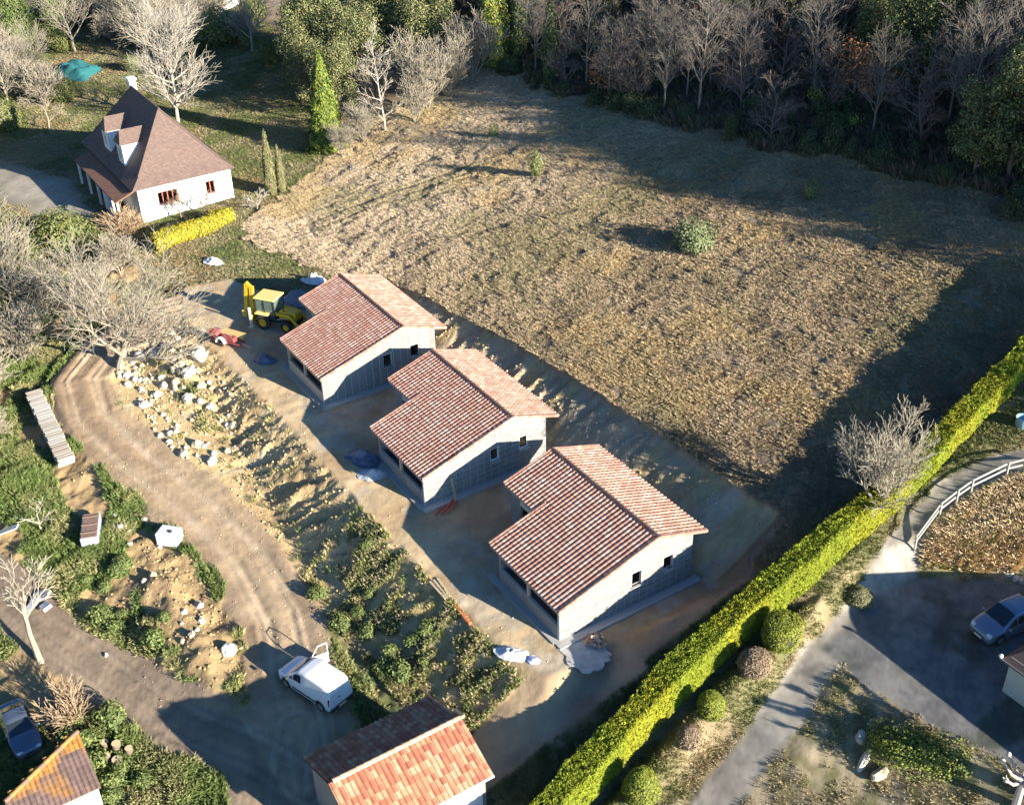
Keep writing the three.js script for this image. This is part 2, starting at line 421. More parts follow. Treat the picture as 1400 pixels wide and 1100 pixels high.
const inner = sheet(-66, 40, -62, 44, 0.2);
const outer = sheet(-318, 90, -318, 70, 2, [-63, 37, -59, 41]);
for (const k of Object.keys(GROUND)) {
  const parts = [inner[k], outer[k]].filter(Boolean);
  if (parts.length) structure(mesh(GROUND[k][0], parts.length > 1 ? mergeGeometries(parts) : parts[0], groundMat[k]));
}
console.log('ground done');
// ---------------------------------------------------------------- the three new houses
const plaster = grain(256, 64, 81, 0.8, 1.0, 6);
const M = {
  mortar: std([0.52, 0.51, 0.49], 0.95, { bumpMap: plaster, bumpScale: 0.01 }),
  block: [0.235, 0.25, 0.225, 0.26].map((v, i) => std([v, v * 0.985, v * (0.95 + 0.01 * i)], 0.95, { map: plaster })),
  render: std([0.62, 0.6, 0.56], 0.95, { map: plaster }),
  sand: std([0.46, 0.4, 0.32], 0.95, { map: plaster }),
  concrete: std([0.4, 0.39, 0.37], 0.95, { map: plaster, bumpMap: plaster, bumpScale: 0.02 }),
  wood: std([0.42, 0.31, 0.2], 0.85), fascia: std([0.3, 0.25, 0.25], 0.8), gutterGrey: std([0.12, 0.12, 0.12], 0.6),
  tile: new THREE.MeshStandardMaterial({ vertexColors: true, roughness: 0.82, map: plaster }),
  glass: new THREE.MeshPhysicalMaterial({ color: 0xffffff, transmission: 1, thickness: 0, roughness: 0.04, ior: 1.5 }), white: std([0.78, 0.77, 0.74], 0.6), roofDeck: std([0.3, 0.2, 0.14], 0.9),
};
const TILE_PROFILE = [[0, 0.006], [0.16, 0.0], [0.22, 0.03], [0.35, 0.056], [0.5, 0.064], [0.65, 0.056], [0.78, 0.03], [0.84, 0.0], [1, 0.006]];
// one roof tile: runs along +u (down the slope), across +v, up +w; returns positions
function tileAt(P, put, w, len, lift, jit) {
  const q = [];
  for (const [a, h] of TILE_PROFILE) q.push([a * w, h * (w / 0.33)]);
  const top = q.map(([a, h]) => P(0, a + jit[0], h * 0.86 + 0.006)), low = q.map(([a, h]) => P(len + 0.03, a + jit[1], h + lift));
  const lip = q.map(([a, h]) => P(len + 0.03, a + jit[1], h * 0.8 - 0.012));
  for (let i = 0; i + 1 < q.length; i++) {
    put(top[i], low[i], low[i + 1]); put(top[i], low[i + 1], top[i + 1]);
    put(low[i], lip[i], lip[i + 1]); put(low[i], lip[i + 1], low[i + 1]);
  }
}
function clayTone(f, set) {
  const t = f();
  const base = set[Math.floor(f() * set.length)], k = 0.9 + 0.2 * t;
  return [base[0] * k, base[1] * k, base[2] * k];
}
const NEW_CLAY = [[0.43, 0.245, 0.185], [0.4, 0.21, 0.155], [0.46, 0.285, 0.22], [0.42, 0.235, 0.175], [0.48, 0.325, 0.26], [0.37, 0.185, 0.135], [0.44, 0.255, 0.19]];
// tiles over a rectangle of a slope: origin o (top corner), across vector a (unit), down vector d (unit), normal n
function tileField(o, a, d, n, width, length, w, len, f, set, oneByOne) {
  const cols = Math.round(width / w), rows = Math.round(length / len), pw = width / cols, pl = length / rows, pos = [], col = [];
  for (let j = 0; j < rows; j++) for (let i = 0; i < cols; i++) {
    const c = clayTone(f, set), jit = [(f() - 0.5) * 0.012, (f() - 0.5) * 0.02], lift = 0.022 + f() * 0.012;
    const p2 = oneByOne ? [] : pos, c2 = oneByOne ? [] : col;
    const P = (u, v, h) => [o[0] + a[0] * (i * pw + v) + d[0] * (j * pl + u) + n[0] * h, o[1] + a[1] * (i * pw + v) + d[1] * (j * pl + u) + n[1] * h, o[2] + a[2] * (i * pw + v) + d[2] * (j * pl + u) + n[2] * h];
    tileAt(P, (p, q, r) => { p2.push(...p, ...q, ...r); c2.push(...c, ...c, ...c); }, pw, pl, lift, jit);
    if (oneByOne) oneByOne(triGeo(p2, c2), j, i, rows, cols);
  }
  return oneByOne ? null : triGeo(pos, col);
}
function halfPipe(L, r0, r1, n = 7) { // ridge tile along +x, open below
  const pos = [];
  for (let i = 0; i < n; i++) {
    const a = Math.PI * i / n, b = Math.PI * (i + 1) / n;
    const A = [0, r0 * Math.sin(a), r0 * Math.cos(a)], B = [0, r0 * Math.sin(b), r0 * Math.cos(b)], Cc = [L, r1 * Math.sin(a), r1 * Math.cos(a)], D = [L, r1 * Math.sin(b), r1 * Math.cos(b)];
    pos.push(...A, ...B, ...D, ...A, ...D, ...Cc);
  }
  return triGeo(pos);
}
function clipPoly(poly, keep) { // keep(p) >= 0 stays
  const out = [];
  for (let i = 0; i < poly.length; i++) {
    const a = poly[i], b = poly[(i + 1) % poly.length], fa = keep(a), fb = keep(b);
    if (fa >= 0) out.push(a);
    if (fa * fb < 0) { const t = fa / (fa - fb); out.push([mix(a[0], b[0], t), mix(a[1], b[1], t)]); }
  }
  return out;
}
function minusRect(r, h) { // rectangles [x0,y0,x1,y1]
  if (r[2] <= h[0] || r[0] >= h[2] || r[3] <= h[1] || r[1] >= h[3]) return [r];
  const out = [];
  if (r[0] < h[0]) out.push([r[0], r[1], h[0], r[3]]);
  if (r[2] > h[2]) out.push([h[2], r[1], r[2], r[3]]);
  const a = Math.max(r[0], h[0]), b = Math.min(r[2], h[2]);
  if (r[1] < h[1]) out.push([a, r[1], b, h[1]]);
  if (r[3] > h[3]) out.push([a, h[3], b, r[3]]);
  return out;
}
function slabShape(poly, holes, t) {
  const s = new THREE.Shape(poly.map((p) => new THREE.Vector2(...p)));
  for (const h of holes) s.holes.push(new THREE.Path([[h[0], h[1]], [h[2], h[1]], [h[2], h[3]], [h[0], h[3]]].map((p) => new THREE.Vector2(...p))));
  return new THREE.ExtrudeGeometry(s, { depth: t, bevelEnabled: false });
}
const RIDGE = 4.49, SL = 0.3, SR = 0.33, under = (z) => RIDGE - 0.17 - (z > 0 ? SL * z : -SR * z);
const WINS = [[1.15, 1.5, 1.86, 2.52], [-1.25, 1.58, -0.52, 2.6]]; // z0 y0 z1 y1 in the gable
function newHouse(label, p, seed, style) {
  const f = mulberry(seed), H = thing('new_house', label, 'house', p, 0, 'three new houses in a row');
  // front gable: shape drawn in (z, y), stood up facing +x
  const stand = (g, x) => g.applyMatrix4(new THREE.Matrix4().makeBasis(V(0, 0, 1), V(0, 1, 0), V(-1, 0, 0))).translate(x, 0, 0);
  const top = [[-2.74, -0.3], [7.1, -0.3], [7.1, under(7.1)], [0, under(0)], [-2.74, under(-2.74)]];
  const wall = mesh('gable_wall', stand(slabShape(top, WINS, 0.2), 10.9), style === 'render' ? M.render : M.mortar, H);
  const face = (poly, par, mat, depth) => {
    if (poly.length < 3) return;
    mesh(style === 'render' ? 'panel' : 'block', stand(slabShape(poly, [], depth), 10.9 + depth), mat, par);
  };
  const bw = style === 'render' ? 0.62 : 0.57, bh = style === 'render' ? 5 : 0.42, gap = 0.035;
  for (let r = 0, y = 0; y < 4.4; r++, y += bh) {
    for (let z = -2.74 - (style === 'framed' && r % 2 ? 0.08 : 0); z < 7.1; z += bw) {
      const gz = style === 'render' ? gap * (0.6 + f()) : gap;
      let rects = [[Math.max(-2.74, z) + gz / 2, y + gap / 2, Math.min(7.1, z + bw) - gz / 2, y + bh - gap / 2]];
      if (rects[0][2] - rects[0][0] < 0.05) continue;
      for (const w of WINS) rects = rects.flatMap((q) => minusRect(q, [w[0] - 0.03, w[1] - 0.03, w[2] + 0.03, w[3] + 0.03]));
      for (const q of rects) {
        let poly = [[q[0], q[1]], [q[2], q[1]], [q[2], q[3]], [q[0], q[3]]];
        poly = clipPoly(poly, (v) => under(v[0]) - 0.03 - v[1]);
        face(poly, wall, M.block[Math.floor(f() * 4)], 0.01 + 0.006 * f());
      }
    }
  }
  // windows in the gable
  for (const w of WINS) {
    if (style === 'framed') {
      const win = mesh('window', bx(0.02, w[3] - w[1], w[2] - w[0], 10.78, (w[1] + w[3]) / 2, (w[0] + w[2]) / 2), M.glass, H);
      const zc = (w[0] + w[2]) / 2, yc = (w[1] + w[3]) / 2, hh = w[3] - w[1], ww = w[2] - w[0];
      mesh('frame', [bx(0.07, hh, 0.07, 10.81, yc, w[0] + 0.035), bx(0.07, hh, 0.07, 10.81, yc, w[2] - 0.035), bx(0.07, 0.07, ww - 0.14, 10.81, w[3] - 0.035, zc), bx(0.07, 0.07, ww - 0.14, 10.81, w[1] + 0.035, zc)], M.white, win);
      mesh('sill', bx(0.24, 0.06, ww + 0.16, 10.98, w[1] - 0.03, zc), M.concrete, win);
    } else { // still an open hole in the wall
      mesh('window_sill', bx(0.26, 0.05, ww2(w), 10.93, w[1] - 0.025, (w[0] + w[2]) / 2), M.concrete, H);
      mesh('window_lintel', bx(0.03, 0.16, ww2(w) + 0.25, 10.925, w[3] + 0.1, (w[0] + w[2]) / 2), M.concrete, H);
    }
  }
  // long low wall of the terrace wing with posts and a lintel over the opening
  const low = mesh('terrace_wall', bx(6.3, 1.26, 0.19, 7.55, 0.32, 7.0), style === 'render' ? M.sand : M.mortar, H);
  if (style !== 'render') for (let r = 0, y = -0.05; y < 0.85; r++, y += 0.25) for (let x = 4.4; x < 10.6; x += 0.64) {
    const x0 = Math.max(x, 4.4) + 0.012, x1 = Math.min(x + 0.64, 10.7) - 0.012, y1 = Math.min(y + 0.25, 0.94);
    if (x1 - x0 > 0.05) mesh('block', bx(x1 - x0, y1 - y - 0.022, 0.02, (x0 + x1) / 2, (y + y1) / 2, 7.1), M.block[Math.floor(f() * 4)], low);
  }
  for (const x of [4.48, 7.55]) mesh('post', bx(0.17, 1.0, 0.17, x, 1.45, 7.0), style === 'render' ? M.sand : x < 5 ? M.block[1] : M.sand, H);
  mesh('lintel', bx(6.3, 0.28, 0.18, 7.55, 2.01, 7.0), style === 'render' ? M.sand : M.fascia, H);
  // other walls
  mesh('terrace_end_wall', bx(0.2, 2.45, 3.9, 4.5, 0.92, 4.95), M.block[0], H);
  const rear = mesh('rear_wall', [bx(1.1, 3.5, 0.2, 0.65, 1.45, 3.3), bx(0.8, 3.5, 0.2, 4.0, 1.45, 3.3), bx(2.4, 1.1, 0.2, 2.4, 2.65, 3.3)], M.mortar, H);
  for (let y = -0.05; y < 3; y += 0.25) mesh('block', bx(1.06, 0.225, 0.02, 0.65, y + 0.12, 3.405), M.block[Math.floor(f() * 4)], rear);
  mesh('back_gable_wall', stand(slabShape([[-2.74, -0.3], [3.4, -0.3], [3.4, under(3.4)], [0, under(0)], [-2.74, under(-2.74)]], [], 0.2), 0.3), M.block[0], H);
  mesh('side_wall', bx(10.4, 3.7, 0.2, 5.5, 1.55, -2.64), M.block[0], H);
  mesh('floor_slab', [bx(10.4, 0.2, 5.9, 5.5, -0.02, 0.35), bx(6.2, 0.2, 3.6, 7.6, -0.02, 5.1)], M.concrete, H);
  mesh('footing', [bx(0.6, 0.5, 10.6, 11.2, -0.23, 2.15), bx(7.3, 0.5, 0.45, 7.25, -0.23, 7.33)], M.concrete, H);
  // roof deck: both slopes
  const nl = [0, 1 / Math.hypot(1, SL), SL / Math.hypot(1, SL)], dl = [0, -nl[2], nl[1]], nr = [0, 1 / Math.hypot(1, SR), -SR / Math.hypot(1, SR)], dr = [0, nr[2], -nr[1]];
  const deck = (x0, x1, z0, z1, s) => {
    const q = [], t = 0.12, y = (z) => RIDGE - 0.02 - s * Math.abs(z);
    const A = [x0, y(z0), z0], B = [x1, y(z0), z0], Cc = [x1, y(z1), z1], D = [x0, y(z1), z1], dn = (v) => [v[0], v[1] - t, v[2]];
    const quad = (a, b, c, d) => q.push(...a, ...b, ...c, ...a, ...c, ...d);
    quad(A, D, Cc, B); quad(dn(A), dn(B), dn(Cc), dn(D)); quad(D, dn(D), dn(Cc), Cc); quad(A, dn(A), dn(D), D); quad(B, Cc, dn(Cc), dn(B));
    return triGeo(q);
  };
  const roof = mesh('roof', [deck(0.02, 10.98, 0, 3.8, SL), deck(3.57, 10.98, 3.8, 7.18, SL), deck(0.02, 10.98, 0, -3.75, SR)], M.roofDeck, H);
  const k = Math.hypot(1, SL), kr = Math.hypot(1, SR);
  stuff(mesh('roof_tiles', [
    tileField([0, RIDGE, 0.02], [1, 0, 0], dl, nl, 11, 3.82 * k, 0.3235, 0.36, f, NEW_CLAY),
    tileField([3.56, RIDGE - SL * 3.84, 3.84], [1, 0, 0], dl, nl, 7.44, 3.38 * k, 0.3235, 0.36, f, NEW_CLAY),
    tileField([11, RIDGE, -0.02], [-1, 0, 0], dr, nr, 11, 3.77 * kr, 0.3235, 0.36, f, NEW_CLAY)], M.tile, roof));
  for (let i = 0; i < 26; i++) {
    const g = tint(halfPipe(0.46, 0.115, 0.14), clayTone(f, NEW_CLAY.slice(0, 4)).map((v) => v * 0.85));
    g.rotateZ(0.05).translate(11 - 0.46 - i * 0.424, RIDGE + 0.02 + (f() - 0.5) * 0.012, (f() - 0.5) * 0.02);
    mesh('ridge_tile', g, M.tile, roof);
  }
  // verge tiles along the gables, fascia under the eaves
  const verge = (x, z0, z1, s, n) => {
    for (let i = 0; i < n; i++) {
      const a = mix(z0, z1, i / n), b = mix(z0, z1, (i + 1.06) / n), ya = RIDGE - s * Math.abs(a), yb = RIDGE - s * Math.abs(b);
      mesh('verge_tile', tint(bar([x, ya + 0.02, a], [x, yb + 0.035, b], 0.1, 0.17), clayTone(f, NEW_CLAY)), M.tile, roof);
    }
  };
  verge(11.02, 0, 7.2, SL, 18); verge(11.02, 0, -3.77, SR, 10); verge(-0.02, 0, 3.82, SL, 10); verge(-0.02, 0, -3.77, SR, 10); verge(3.53, 3.0, 7.2, SL, 11);
  for (const g of [bx(7.4, 0.17, 0.03, 7.27, RIDGE - 0.12 - SL * 7.2, 7.21), bx(3.5, 0.17, 0.03, 1.77, RIDGE - 0.12 - SL * 3.82, 3.84), bx(10.9, 0.17, 0.03, 5.5, RIDGE - 0.12 - SR * 3.77, -3.79)]) mesh('fascia', g, style === 'render' ? M.wood : M.fascia, roof);
  return H;
}
function ww2(w) { return w[2] - w[0] + 0.1; }
newHouse('new house with pale striped gable standing next to the yellow digger', [-30.58, 0.33, 0.45], 11, 'render');
newHouse('new house with two framed gable windows, middle one of the row', [-15.43, 0.16, 0.24], 12, 'framed');
newHouse('new block-walled house nearest the clipped green hedge', [0, 0, 0], 13, 'open');

// ---------------------------------------------------------------- tiled building below the van
{
  const f = mulberry(77), x0 = 10.2, x1 = 16.75, zr = [15.35, 23.1], xr = 13.65, yr = 1.2, ye = -0.22;
  const B = thing('tiled_garage', 'long low building with old mottled terracotta roof beside the white van', 'building', [xr, -3.4, 20]);
  const L = zr[1] - zr[0], ho = xr - x0, hi = x1 - xr, Y = (y) => y + 3.4;
  const OLD = [[0.38, 0.15, 0.085], [0.35, 0.125, 0.07], [0.42, 0.2, 0.11], [0.44, 0.26, 0.15], [0.39, 0.16, 0.09], [0.33, 0.115, 0.07], [0.43, 0.3, 0.185]];
  const wallY = (x) => Y(yr - 0.14) - Math.abs(x) * (yr - ye) / (x > 0 ? hi : ho);
  const gable = (z) => new THREE.ExtrudeGeometry(new THREE.Shape([[-ho + 0.35, -0.8], [hi - 0.35, -0.8], [hi - 0.35, wallY(hi - 0.35)], [0, wallY(0)], [-ho + 0.35, wallY(-ho + 0.35)]].map((p) => new THREE.Vector2(...p))), { depth: 0.22, bevelEnabled: false }).translate(0, 0, z);
  mesh('gable_wall', gable(zr[0] - 20 + 0.3), M.block[0], B);
  mesh('gable_wall', gable(zr[1] - 20 - 0.5), M.block[0], B);
  mesh('side_wall', bx(0.2, wallY(hi - 0.35) + 0.7, L - 1, hi - 0.45, (wallY(hi - 0.35) - 0.9) / 2, (zr[0] + zr[1]) / 2 - 20), M.white, B);
  mesh('side_wall', bx(0.2, wallY(-ho + 0.35) + 0.7, L - 1, -ho + 0.45, (wallY(-ho + 0.35) - 0.9) / 2, (zr[0] + zr[1]) / 2 - 20), M.block[0], B);
  const mk = (sgn, w) => {
    const l = Math.hypot(w, yr - ye), d = [sgn * w / l, -(yr - ye) / l, 0], n = [sgn * (yr - ye) / l, w / l, 0];
    return { l, d, n, o: [0, Y(yr), sgn > 0 ? zr[1] - 20 : zr[0] - 20], a: [0, 0, sgn > 0 ? -1 : 1] };
  };
  const roof = mesh('roof', [1, -1].map((s) => {
    const w = s > 0 ? hi : ho, a = [0, Y(yr) - 0.03, 0], b = [s * w, Y(ye) - 0.03, 0], q = [], zz = [zr[0] - 19.98, zr[1] - 20.02];
    const T = (p, z, dy = 0) => [p[0], p[1] + dy, z], quad = (A, Bq, Cq, D) => q.push(...A, ...Bq, ...Cq, ...A, ...Cq, ...D);
    quad(T(a, zz[0]), T(a, zz[1]), T(b, zz[1]), T(b, zz[0])); quad(T(a, zz[0], -0.12), T(b, zz[0], -0.12), T(b, zz[1], -0.12), T(a, zz[1], -0.12));
    quad(T(b, zz[0]), T(b, zz[1]), T(b, zz[1], -0.12), T(b, zz[0], -0.12)); quad(T(a, zz[0]), T(b, zz[0]), T(b, zz[0], -0.12), T(a, zz[0], -0.12));
    return triGeo(q);
  }), M.roofDeck, B);
  const hidden = [];
  for (const s of [1, -1]) {
    const S = mk(s, s > 0 ? hi : ho);
    tileField(S.o, S.a, S.d, S.n, L, S.l, 0.3, 0.36, f, OLD, (g, j, i, rows, cols) => {
      const near = s > 0 ? i > 5 : j < 4 && i < cols - 4; // what the photograph shows largest
      if (near) mesh('roof_tile', g, M.tile, roof); else hidden.push(g);
    });
  }
  stuff(mesh('roof_tiles', hidden, M.tile, roof));
  for (let i = 0; i < 17; i++) mesh('ridge_tile', tint(halfPipe(0.48, 0.13, 0.155).rotateY(-Math.PI / 2), clayTone(f, [[0.6, 0.4, 0.27], [0.58, 0.34, 0.22]])).translate(0, Y(yr) + 0.02, zr[0] - 20 + i * 0.44), M.tile, roof);
  mesh('ridge_end_tile', tint(bar([-0.75, Y(yr - 0.15), zr[0] - 20.06], [0.12, Y(yr) + 0.12, zr[0] - 20.06], 0.2, 0.16), [0.62, 0.42, 0.2]), M.tile, roof);
  mesh('gutter', rod([hi + 0.05, Y(ye) - 0.08, zr[0] - 20], [hi + 0.05, Y(ye) - 0.08, zr[1] - 20], 0.07), M.white, B);
}
console.log('houses done');
// ---------------------------------------------------------------- plants: makers
function tubeSeg(out, a, b, ra, rb, n) {
  const d = b.clone().sub(a).normalize(), s = Math.abs(d.y) < 0.9 ? V(0, 1, 0) : V(1, 0, 0), u = s.cross(d).normalize(), v = d.clone().cross(u);
  const pt = (c, r, k) => { const t = 2 * Math.PI * k / n; return [c.x + r * (Math.cos(t) * u.x + Math.sin(t) * v.x), c.y + r * (Math.cos(t) * u.y + Math.sin(t) * v.y), c.z + r * (Math.cos(t) * u.z + Math.sin(t) * v.z)]; };
  for (let k = 0; k < n; k++) {
    const A = pt(a, ra, k), B = pt(a, ra, k + 1), D = pt(b, rb, k), E = pt(b, rb, k + 1);
    out.push(...A, ...B, ...E, ...A, ...E, ...D);
  }
}
// o: levels [{n, len, ang, seg, from}], up = pull towards the sky per level
function grow(out, f, p, dir, len, r, lvl, o, tips) {
  const L = o.levels[lvl], segs = L.seg ?? 3, n = lvl === 0 ? 7 : lvl === 1 ? 5 : lvl === 2 ? 4 : 3;
  let a = p.clone(), d = dir.clone(), ra = r;
  const pts = [[a.clone(), d.clone(), r]];
  for (let i = 0; i < segs; i++) {
    d.x += (f() - 0.5) * (o.wob ?? 0.35); d.z += (f() - 0.5) * (o.wob ?? 0.35); d.y += (f() - 0.5) * 0.15 + (L.up ?? o.up ?? 0.1);
    d.normalize();
    const b = a.clone().addScaledVector(d, len / segs), rb = Math.max(o.rmin ?? 0.012, r * (1 - 0.8 * (i + 1) / segs));
    tubeSeg(out[Math.min(lvl, out.length - 1)], a, b, ra, rb, n);
    a = b; ra = rb; pts.push([a.clone(), d.clone(), ra]);
  }
  if (lvl + 1 >= o.levels.length) { if (tips) tips.push(a); return; }
  const N = o.levels[lvl + 1], count = Math.max(1, Math.round(N.n * (0.75 + 0.5 * f())));
  for (let k = 0; k < count; k++) {
    const t = mix(N.from ?? 0.3, 1, (k + f()) / count) * segs, i = Math.min(segs - 1, Math.floor(t)), q = t - i;
    const at = pts[i][0].clone().lerp(pts[i + 1][0], q), dd = pts[i + 1][1];
    const az = k * 2.399 + f() * 1.2, an = N.ang * (0.7 + 0.6 * f()), s = Math.abs(dd.y) < 0.9 ? V(0, 1, 0) : V(1, 0, 0), u = s.cross(dd).normalize(), v = dd.clone().cross(u);
    const nd = dd.clone().multiplyScalar(Math.cos(an)).addScaledVector(u, Math.sin(an) * Math.cos(az)).addScaledVector(v, Math.sin(an) * Math.sin(az)).normalize();
    const rr2 = mix(pts[i][2], pts[i + 1][2], q);
    grow(out, f, at, nd, N.len * (0.65 + 0.6 * f()) * (1 - (N.short ?? 0.35) * t / segs), Math.min(rr2 * 0.75, N.r ?? 1), lvl + 1, o, tips);
  }
}
// leaf faces: c centre, out direction, size
function leaf(out, nor, f, c, dir, s, flat = 0.6, asp = 0.55) {
  const n = V(dir.x + (f() - 0.5) * 2 * flat, dir.y + (f() - 0.3) * 2 * flat, dir.z + (f() - 0.5) * 2 * flat).normalize();
  const t = V(f() - 0.5, f() - 0.5, f() - 0.5).cross(n).normalize(), b = n.clone().cross(t), w = s * asp;
  const A = c.clone().addScaledVector(t, -s), B = c.clone().addScaledVector(b, w).addScaledVector(n, s * 0.15), D = c.clone().addScaledVector(t, s), E = c.clone().addScaledVector(b, -w).addScaledVector(n, s * 0.15);
  out.push(A.x, A.y, A.z, B.x, B.y, B.z, D.x, D.y, D.z, A.x, A.y, A.z, D.x, D.y, D.z, E.x, E.y, E.z);
}
function leafGeo(pos, cols, f) { // one tone per leaf (6 vertices)
  const col = [];
  for (let i = 0; i < pos.length / 18; i++) { const b = cols[Math.floor(f() * cols.length)], k = 0.75 + 0.5 * f(); for (let j = 0; j < 6; j++) col.push(b[0] * k, b[1] * k, b[2] * k); }
  return triGeo(pos, col);
}
const bark = grain(256, 32, 91, 0.7, 1, 5);
const woodMat = (c) => std(c, 0.95, { map: bark });
const BARK = { pale: woodMat([0.32, 0.28, 0.215]), grey: woodMat([0.18, 0.158, 0.135]), brown: woodMat([0.2, 0.15, 0.11]), birch: woodMat([0.4, 0.36, 0.3]), tan: woodMat([0.42, 0.3, 0.19]), red: woodMat([0.24, 0.13, 0.1]), mauve: woodMat([0.17, 0.137, 0.12]) };
const leafMat = new THREE.MeshStandardMaterial({ vertexColors: true, roughness: 0.7, side: THREE.DoubleSide });
function bareTree(name, label, mat, seed, o, height, group, at = [0, 0, 0], turn = 0) {
  const f = mulberry(seed), out = [[], []];
  const T = thing(name, label, 'tree', at, turn, group);
  const stems = o.stems ?? 1;
  for (let s = 0; s < stems; s++) {
    const a = s * 2.4 + f(), lean = stems > 1 ? 0.25 + 0.3 * f() : (o.lean ?? 0.05);
    grow(out, f, V(0, -0.3, 0), V(Math.cos(a) * lean, 1, Math.sin(a) * lean).normalize(), height * (o.trunk ?? 0.7) * (stems > 1 ? 0.7 + 0.4 * f() : 1), (o.r ?? height * 0.022) / Math.sqrt(stems), 0, o);
  }
  mesh('trunk', triGeo(out[0]), mat, T);
  mesh('crown', triGeo(out[1]), mat, T);
  return T;
}
function shrubGeo(f, rx, ry, rz, count, size, cols, lumps = 7, hollow = 0.55) {
  const pos = [], blobs = [];
  for (let i = 0; i < lumps; i++) { const a = f() * 6.28, e = f(); blobs.push([Math.cos(a) * rx * 0.55 * f(), ry * (0.35 + 0.5 * e), Math.sin(a) * rz * 0.55 * f(), 0.45 + 0.3 * f()]); }
  for (let i = 0; i < count; i++) {
    const b = blobs[i % lumps], u = f() * 2 - 1, t = f() * 6.283, r = Math.cbrt(mix(hollow, 1, f())), s = Math.sqrt(1 - u * u);
    const d = V(s * Math.cos(t), u, s * Math.sin(t)), c = V(b[0] + d.x * rx * b[3] * r, b[1] + d.y * ry * b[3] * r, b[2] + d.z * rz * b[3] * r);
    if (c.y < 0.02) continue;
    leaf(pos, null, f, c, d, size * (0.7 + 0.6 * f()));
  }
  return leafGeo(pos, cols, f);
}
function leafyTree(name, label, seed, o, group, at = [0, 0, 0]) {
  const f = mulberry(seed), T = thing(name, label, 'tree', at, 0, group), w = [[], []], tips = [];
  grow(w, f, V(0, -0.3, 0), V(0.02, 1, 0.02), o.h * 0.75, o.h * 0.02, 0, { levels: [{ seg: 5 }, { n: o.limbs ?? 14, len: o.r * 0.95, ang: 1.1, from: o.from ?? 0.25, short: 0.55 }, { n: 5, len: o.r * 0.4, ang: 0.8 }], up: 0.03, wob: 0.2 }, tips);
  mesh('trunk', triGeo(w[0].concat(w[1])), o.bark ?? BARK.brown, T);
  const pos = [];
  const per = Math.ceil(o.leaves / tips.length);
  for (const p of tips) for (let i = 0; i < per; i++) {
    const u = f() * 2 - 1, t = f() * 6.283, s = Math.sqrt(1 - u * u), d = V(s * Math.cos(t), u, s * Math.sin(t)), c = p.clone().addScaledVector(d, o.clump * Math.cbrt(f()));
    leaf(pos, null, f, c, d, o.size * (0.7 + 0.6 * f()));
  }
  mesh('crown', leafGeo(pos, o.cols, f), leafMat, T);
  return T;
}
function conifer(name, label, seed, o, group, at = [0, 0, 0], cat = 'tree') {
  const f = mulberry(seed), T = thing(name, label, cat, at, 0, group), pos = [], w = [];
  tubeSeg(w, V(0, -0.3, 0), V(0, o.h * 0.95, 0), o.h * 0.018, 0.02, 6);
  for (let i = 0; i < o.leaves; i++) {
    const e = 1 - Math.sqrt(f()) , y = o.h * (o.foot ?? 0.03) + e * o.h * (1 - (o.foot ?? 0.03)), env = o.shape ? o.shape(e) : (1 - e) ** (o.pow ?? 0.8);
    const a = f() * 6.283, lobe = 0.75 + 0.35 * noise(a * 2.2, y * 1.1 / (o.lob ?? 1), seed), rr3 = o.r * env * lobe * Math.sqrt(mix(o.core ?? 0.35, 1, f()));
    const c = V(Math.cos(a) * rr3, y - rr3 * (o.droop ?? 0.15), Math.sin(a) * rr3);
    leaf(pos, null, f, c, V(Math.cos(a), o.upn ?? 0.5, Math.sin(a)), o.size * (0.7 + 0.6 * f()), 0.5, 0.4);
  }
  mesh('trunk', triGeo(w), BARK.brown, T);
  mesh('crown', leafGeo(pos, o.cols, f), leafMat, T);
  return T;
}
function put(t, x, z, turn = 0, s = 1, label) { // stand a thing on the ground
  t.position.set(x, ground(x, z) - 0.05, z); t.rotation.y = turn;
  if (typeof s === 'number') t.scale.setScalar(s); else t.scale.set(...s);
  if (label) t.userData.label = label;
  return t;
}
const again = (t, x, z, turn, s, label) => copyOf(t, [x, ground(x, z) - 0.05, z], turn, label, s);

// ---------------------------------------------------------------- grass and weeds that nobody could count
function tuftGeo(f, blades, h, w, spread, bend) {
  const pos = [];
  for (let i = 0; i < blades; i++) {
    const a = f() * 6.283, r = spread * Math.sqrt(f()), x = Math.cos(a) * r, z = Math.sin(a) * r, hh = h * (0.55 + 0.6 * f()), b = bend * (0.3 + f()), c = f() * 6.283;
    const ox = Math.cos(c) * w, oz = Math.sin(c) * w, mx = x + Math.cos(a) * b * 0.35, mz = z + Math.sin(a) * b * 0.35, tx = x + Math.cos(a) * b, tz = z + Math.sin(a) * b;
    pos.push(x - ox, -0.03, z - oz, x + ox, -0.03, z + oz, mx + ox * 0.8, hh * 0.6, mz + oz * 0.8);
    pos.push(x - ox, -0.03, z - oz, mx + ox * 0.8, hh * 0.6, mz + oz * 0.8, tx, hh, tz);
  }
  return triGeo(pos);
}
const grassMat = std([1, 1, 1], 0.95, { side: THREE.DoubleSide });
function strew(name, label, geo, n, box, pick, seed, mat = grassMat) {
  const f = mulberry(seed), inst = new THREE.InstancedMesh(geo, mat, n), m = new THREE.Matrix4(), q = new THREE.Quaternion(), e = new THREE.Euler();
  let k = 0;
  for (let tries = 0; tries < n * 12 && k < n; tries++) {
    const x = mix(box[0], box[1], f()), z = mix(box[2], box[3], f()), r = pick(x, z, f);
    if (!r) continue;
    e.set((f() - 0.5) * 0.3, f() * 6.283, (f() - 0.5) * 0.3); q.setFromEuler(e);
    m.compose(V(x, ground(x, z), z), q, V(r.s, r.s * (r.h ?? 1), r.s));
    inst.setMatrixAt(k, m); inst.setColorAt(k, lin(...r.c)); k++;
  }
  inst.count = k; inst.name = numbered(name); shade(inst); scene.add(inst);
  tag(stuff(inst), label, 'grass');
  return inst;
}
